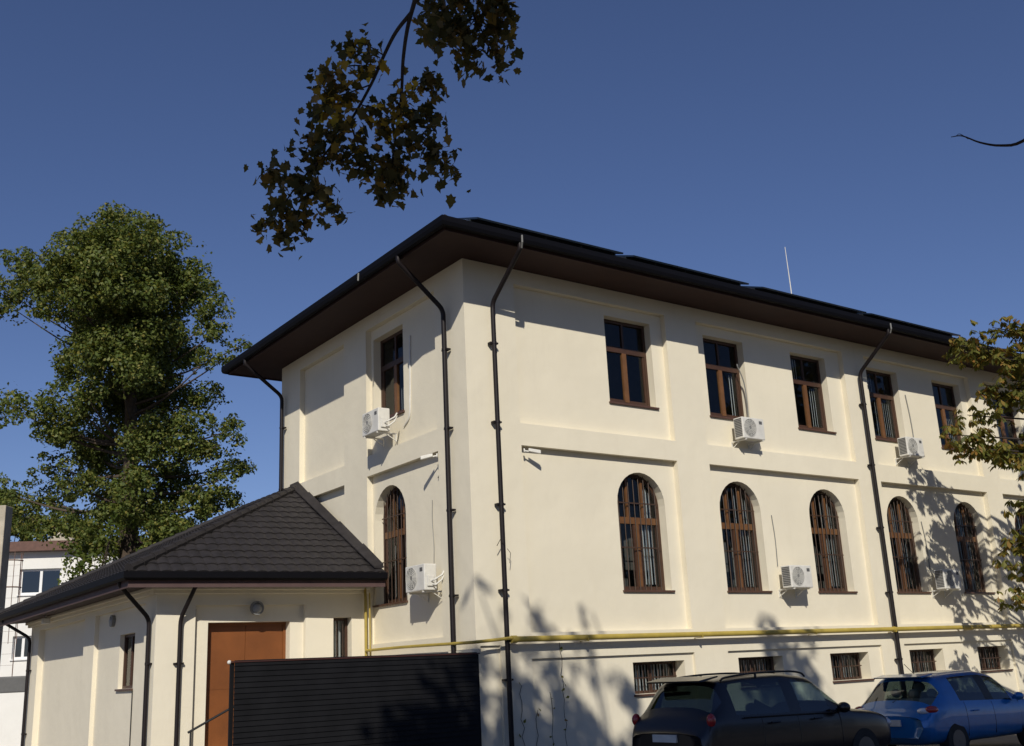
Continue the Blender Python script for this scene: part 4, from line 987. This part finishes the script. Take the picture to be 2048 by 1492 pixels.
# ---- climbing vine stems on the wall near the corner
vn = thing('climbing_vine', 'thin withered vine stems climbing the lower wall near the corner', 'plant', (1.6, -.02, GZ))
mb = MB(); LP = []; LN = []; LS = []
for (x, top) in ((1.0, 1.45), (1.35, .95), (1.75, 1.25), (2.05, 2.2), (1.38, 2.0)):
    z0_ = GZ if top < 1.9 else 1.2; pts = []; z = z0_ if top < 2 or x > 2 else 1.85
    if x == 2.05: z = GZ
    while z < top: pts.append((x+rt_.uniform(-.05, .05), -.02+.05*(z < 1.8)*0, z)); z += .16
    if len(pts) > 2:
        mb.tube(pts, [.0055]*len(pts), 5)
        for p in pts:
            if rt_.random() < .45: LP.append(np.array(p)+rng.normal(0, .04, 3)*np.array([1, .3, 1])+np.array([0, -.03, 0])); LN.append(np.array([0, -1, .3])+rng.normal(0, .4, 3)); LS.append(rng.uniform(.05, .11))
mb.build('stem', M['bark2'], vn); leaf_mesh('leaves', np.array(LP), np.array(LN), np.array(LS), DIAMOND, M['leaf_chest'], vn)
vt = MB()
vt.tube([(.62, -.2, 4.1), (.54, -.2, 4.18), (.45, -.2, 4.05)], .008, 5); vt.tube([(.7, -.2, 4.0), (.8, -.17, 3.92), (.78, -.15, 3.72)], .006, 5)
vt.build('tendril', M['bark2'], vn)

# ================================================================== FAR LEFT: white building, pillar, ladder
WBD = 50.0
p0 = at(150, 1100, WBD); wx, wy = p0[0], p0[1]
# local frame: wall runs along the camera's right-hand direction turned a little
a_ = math.atan2(CR[1], CR[0])+R(8); wd = np.array([math.cos(a_), math.sin(a_), 0]); wn = np.array([-wd[1], wd[0], 0])
O = np.array([wx, wy, 0])
def WB(u, z, d): p = O+wd*u+wn*d; return (p[0], p[1], z)
def hz(u, v):       # sight line to wall coordinates
    dvec = CF+CR*(u-1024)/FPX-CU*(v-746)/FPX; t = ((O-CAM)@wn)/(dvec@wn); p = CAM+t*dvec; return (p-O)@wd, p[2]
wb = thing('white_building', 'white two storey building with brown roof band far behind the annex', 'building', (wx, wy, GZ))
zt = hz(60, 1104)[1]
u1a, z1a = hz(40, 1139); u1b, z1b = hz(120, 1189); u2a, z2a = hz(26, 1272); u2b, z2b = hz(62, 1318)
z1t, z1b_ = hz(60, 1138)[1], hz(60, 1189)[1]; z2t, z2b_ = hz(45, 1272)[1], hz(45, 1318)[1]
ua = hz(-140, 1200)[0]; ub = hz(330, 1200)[0]
wh = [('rect', u1a, u1b, z1b_, z1t), ('rect', u2a, u2b, z2b_, z2t)]
mb = MB(); facade(mb, WB, ua, ub, GZ, zt, [], [(h, .2) for h in wh])
for (u,) in ((ua,), (ub,)): mb.quad(WB(u, GZ, 0), WB(u, GZ, 9), WB(u, zt, 9), WB(u, zt, 0))
mb.quad(WB(ua, GZ, 9), WB(ub, GZ, 9), WB(ub, zt, 9), WB(ua, zt, 9)); mb.build('wall', M['whitewall'], wb)
mb = MB(); zf = hz(60, 1085)[1]; tbox(mb, WB, ua-.3, ub+.3, zt+.003, zf, -.45, 9.3); mb.build('roof', M['fascia_brown'], wb)
for h in wh:
    f = MB(); w_ = .10
    tbox(f, WB, h[1], h[1]+w_, h[3], h[4], .15, .22); tbox(f, WB, h[2]-w_, h[2], h[3], h[4], .15, .22); tbox(f, WB, h[1]+w_, h[2]-w_, h[3], h[3]+w_, .15, .22); tbox(f, WB, h[1]+w_, h[2]-w_, h[4]-w_, h[4], .15, .22)
    m_ = (h[1]+h[2])/2; tbox(f, WB, m_-.06, m_+.06, h[3]+w_, h[4]-w_, .148, .218)
    w = f.build('window', M['pvc'], wb); g = MB(); g.quad(WB(h[1]+.03, h[3]+.03, .19), WB(h[2]-.03, h[3]+.03, .19), WB(h[2]-.03, h[4]-.03, .19), WB(h[1]+.03, h[4]-.03, .19)); g.build('pane', M['carglass'], w)
    s = MB(); tbox(s, WB, h[1]-.05, h[2]+.05, h[3]-.06, h[3]-.004, -.08, .15); s.build('sill', M['pvc'], w)
mb = MB(); tbox(mb, WB, ua+.3, ub-.3, GZ+.1, zt-.1, 1.2, 1.3); mb.build('interior', M['dark'], wb)
# gable roof far behind
q0 = at(120, 1100, 62); gb = thing('gabled_house', 'pale gable of a house just visible between tree and white building', 'building', (q0[0], q0[1], GZ))
def G(u, v, d=62): return tuple(at(u, v, d))
pz = [at(88, 1085, 62), at(150, 1085, 62)]; zp = at(118, 1062, 62)[2]
mb = MB(); a, b = pz; m_ = (a+b)/2; bk = wn*6
mb.hexa([(a[0], a[1], GZ), (b[0], b[1], GZ), (b[0]+bk[0], b[1]+bk[1], GZ), (a[0]+bk[0], a[1]+bk[1], GZ), (a[0], a[1], a[2]), (b[0], b[1], a[2]), (b[0]+bk[0], b[1]+bk[1], a[2]), (a[0]+bk[0], a[1]+bk[1], a[2])]); mb.build('wall', M['whitewall'], gb)
mb = MB(); A_ = np.array([a[0], a[1], a[2]+.004]); B_ = np.array([b[0], b[1], a[2]+.004]); T_ = np.array([m_[0], m_[1], zp])
mb.add([A_, B_, T_, A_+bk, B_+bk, T_+bk], [(0, 1, 2), (3, 5, 4), (0, 2, 5, 3), (1, 4, 5, 2), (0, 3, 4, 1)]); mb.build('roof', M['concrete'], gb)
# concrete wall end at the left edge
D_ = 33.0
pa = at(-70, 1010, D_); pb2 = at(12, 1010, D_)
mb = MB(); dirn = (pb2-pa); dirn[2] = 0; L_ = np.linalg.norm(dirn); dirn /= L_; nn_ = np.array([-dirn[1], dirn[0], 0])
def CW(u, z, d): p = np.array([pa[0], pa[1], 0])+dirn*u+nn_*d; return (p[0], p[1], z)
zt2 = pb2[2]; zl = at(20, 1265, D_)[2]
tbox(mb, CW, 0, L_, GZ, zt2, 0, .5)
tbox(mb, CW, 0, L_+.16, GZ, zl, -.2, -.003)
tag(mb.build('concrete_pillar', M['concrete'], None, bevel=.02), 'tall grey concrete pillar at the far left edge beside the white building', 'pillar')
# caged ladder in front of the white building
lc = at(22, 1140, 44); ld = thing('caged_ladder', 'rusty ladder with hooped safety cage against the white building', 'ladder', (lc[0], lc[1], GZ))
zt3 = at(22, 1104, 44)[2]; zb3 = at(22, 1290, 44)[2]
for (dx_,) in ((-.28,), (.28,)):
    mb = MB(); a = np.array([lc[0], lc[1], 0])+wd*dx_+wn*.3; mb.tube([(a[0], a[1], GZ), (a[0], a[1], zt3)], .018, 6); mb.build('stile', M['rust'], ld)
mb = MB(); z = GZ+.4
while z < zt3:
    a = np.array([lc[0], lc[1], z])+wd*-.28+wn*.3; b = a+wd*.56; mb.tube([a, b], .0045, 5); z += .45
mb.build('rungs', M['rust'], ld)
mb = MB()
for v in (1121, 1176, 1235):
    z = at(22, v, 44)[2]; pts = [np.array([lc[0], lc[1], z])+wd*.42*math.cos(t)-wn*(.42*math.sin(t)-.1) for t in np.linspace(0, math.pi, 9)]; mb.tube(pts, .028, 6)
for t in np.linspace(.15, math.pi-.15, 4):
    p = np.array([lc[0], lc[1], 0])+wd*.42*math.cos(t)-wn*(.42*math.sin(t)-.1); mb.tube([(p[0], p[1], zb3), (p[0], p[1], zt3)], .014, 5)
mb.build('safety_cage', M['rust'], ld)
# hedge / low dark wall filling the view below, behind the annex end
mb = MB(); q = at(45, 1345, 40); 
hp = thing('rubble_wall', 'low pale garden wall with dark coping behind the annex corner', 'wall', (q[0], q[1], GZ))
za = at(40, 1385, 40)[2]; zb_ = at(40, 1352, 40)[2]
def HW(u, z, d): p = np.array([q[0], q[1], 0])+wd*u+wn*d; return (p[0], p[1], z)
mb = MB(); tbox(mb, HW, -2.5, 3, GZ, za, 0, .4); mb.build('base', M['whitewall'], hp)
mb = MB(); tbox(mb, HW, -2.5, 3, za+.003, zb_, .05, .35); mb.build('coping', M['vent'], hp, bevel=.05)

rb_ = random.Random(9); fb_ = []  # tree row added out of view behind the camera, cuts sky reflections
for i in range(26):
    x = -62+i*4.6+rb_.uniform(-1, 1); y = -44+rb_.uniform(-2.5, 2.5)
    for z, r in ((2.2, 2.6), (5.5, 2.9), (8.6, 2.3)): fb_.append((np.array([x+rb_.uniform(-.8, .8), y, z+rb_.uniform(-.6, .6)]), np.array([r*1.15, r, r]), 1))
P, Nn, Sz = blob_leaves(fb_, 34, .5, .9, shell=.7)
o = leaf_mesh('added_tree_belt', P, Nn, Sz, DIAMOND, M['leaf_crown'], None); o['kind'] = 'stuff'; tag(o, 'unseen belt of dark green trees added to darken the reflections', 'trees')
# distant tree line beyond everything, hides the horizon at left
# ================================================================== LIGHT, SKY, CAMERA
w = bpy.data.worlds.new('World'); S.world = w; w.use_nodes = True; nt = w.node_tree
sky = nt.nodes.new('ShaderNodeTexSky'); sky.sky_type = 'NISHITA'; sky.sun_disc = False; sky.sun_elevation = SUN_EL; sky.sun_rotation = math.atan2(SH[0], SH[1])
sky.altitude = 300; sky.air_density = 1.0; sky.dust_density = .1; sky.ozone_density = 6.0
bg = nt.nodes['Background']; bg.inputs['Strength'].default_value = .075
tn = nt.nodes.new('ShaderNodeMixRGB'); tn.blend_type = 'MULTIPLY'; tn.inputs['Fac'].default_value = 1; tn.inputs['Color2'].default_value = (1.0, .875, .98, 1)
nt.links.new(sky.outputs['Color'], tn.inputs['Color1']); nt.links.new(tn.outputs['Color'], bg.inputs['Color'])
sl = bpy.data.lights.new('sun', 'SUN'); sl.energy = 4.0; sl.angle = R(.53); sl.color = (1, .94, .825)
so_ = bpy.data.objects.new('sun', sl); COL.objects.link(so_); sd = Vector(SUNV).normalized(); so_.rotation_euler = sd.to_track_quat('Z', 'Y').to_euler(); so_.location = (-20, -30, 40)
cd = bpy.data.cameras.new('camera'); cam = bpy.data.objects.new('camera', cd); COL.objects.link(cam)
cd.sensor_fit = 'HORIZONTAL'; cd.sensor_width = 36; cd.lens = FPX/2048*36; cd.clip_end = 2000; cd.clip_start = .1
mw = Matrix(((CR[0], CU[0], -CF[0], CAM[0]), (CR[1], CU[1], -CF[1], CAM[1]), (CR[2], CU[2], -CF[2], CAM[2]), (0, 0, 0, 1)))
cam.matrix_world = mw; S.camera = cam
S.view_settings.view_transform = 'Standard'; S.view_settings.look = 'None'; S.view_settings.exposure = 0; S.view_settings.gamma = 1
S.render.engine = 'CYCLES'
try: S.cycles.max_bounces = 8; S.cycles.transparent_max_bounces = 12; S.cycles.use_denoising = True
except Exception: pass
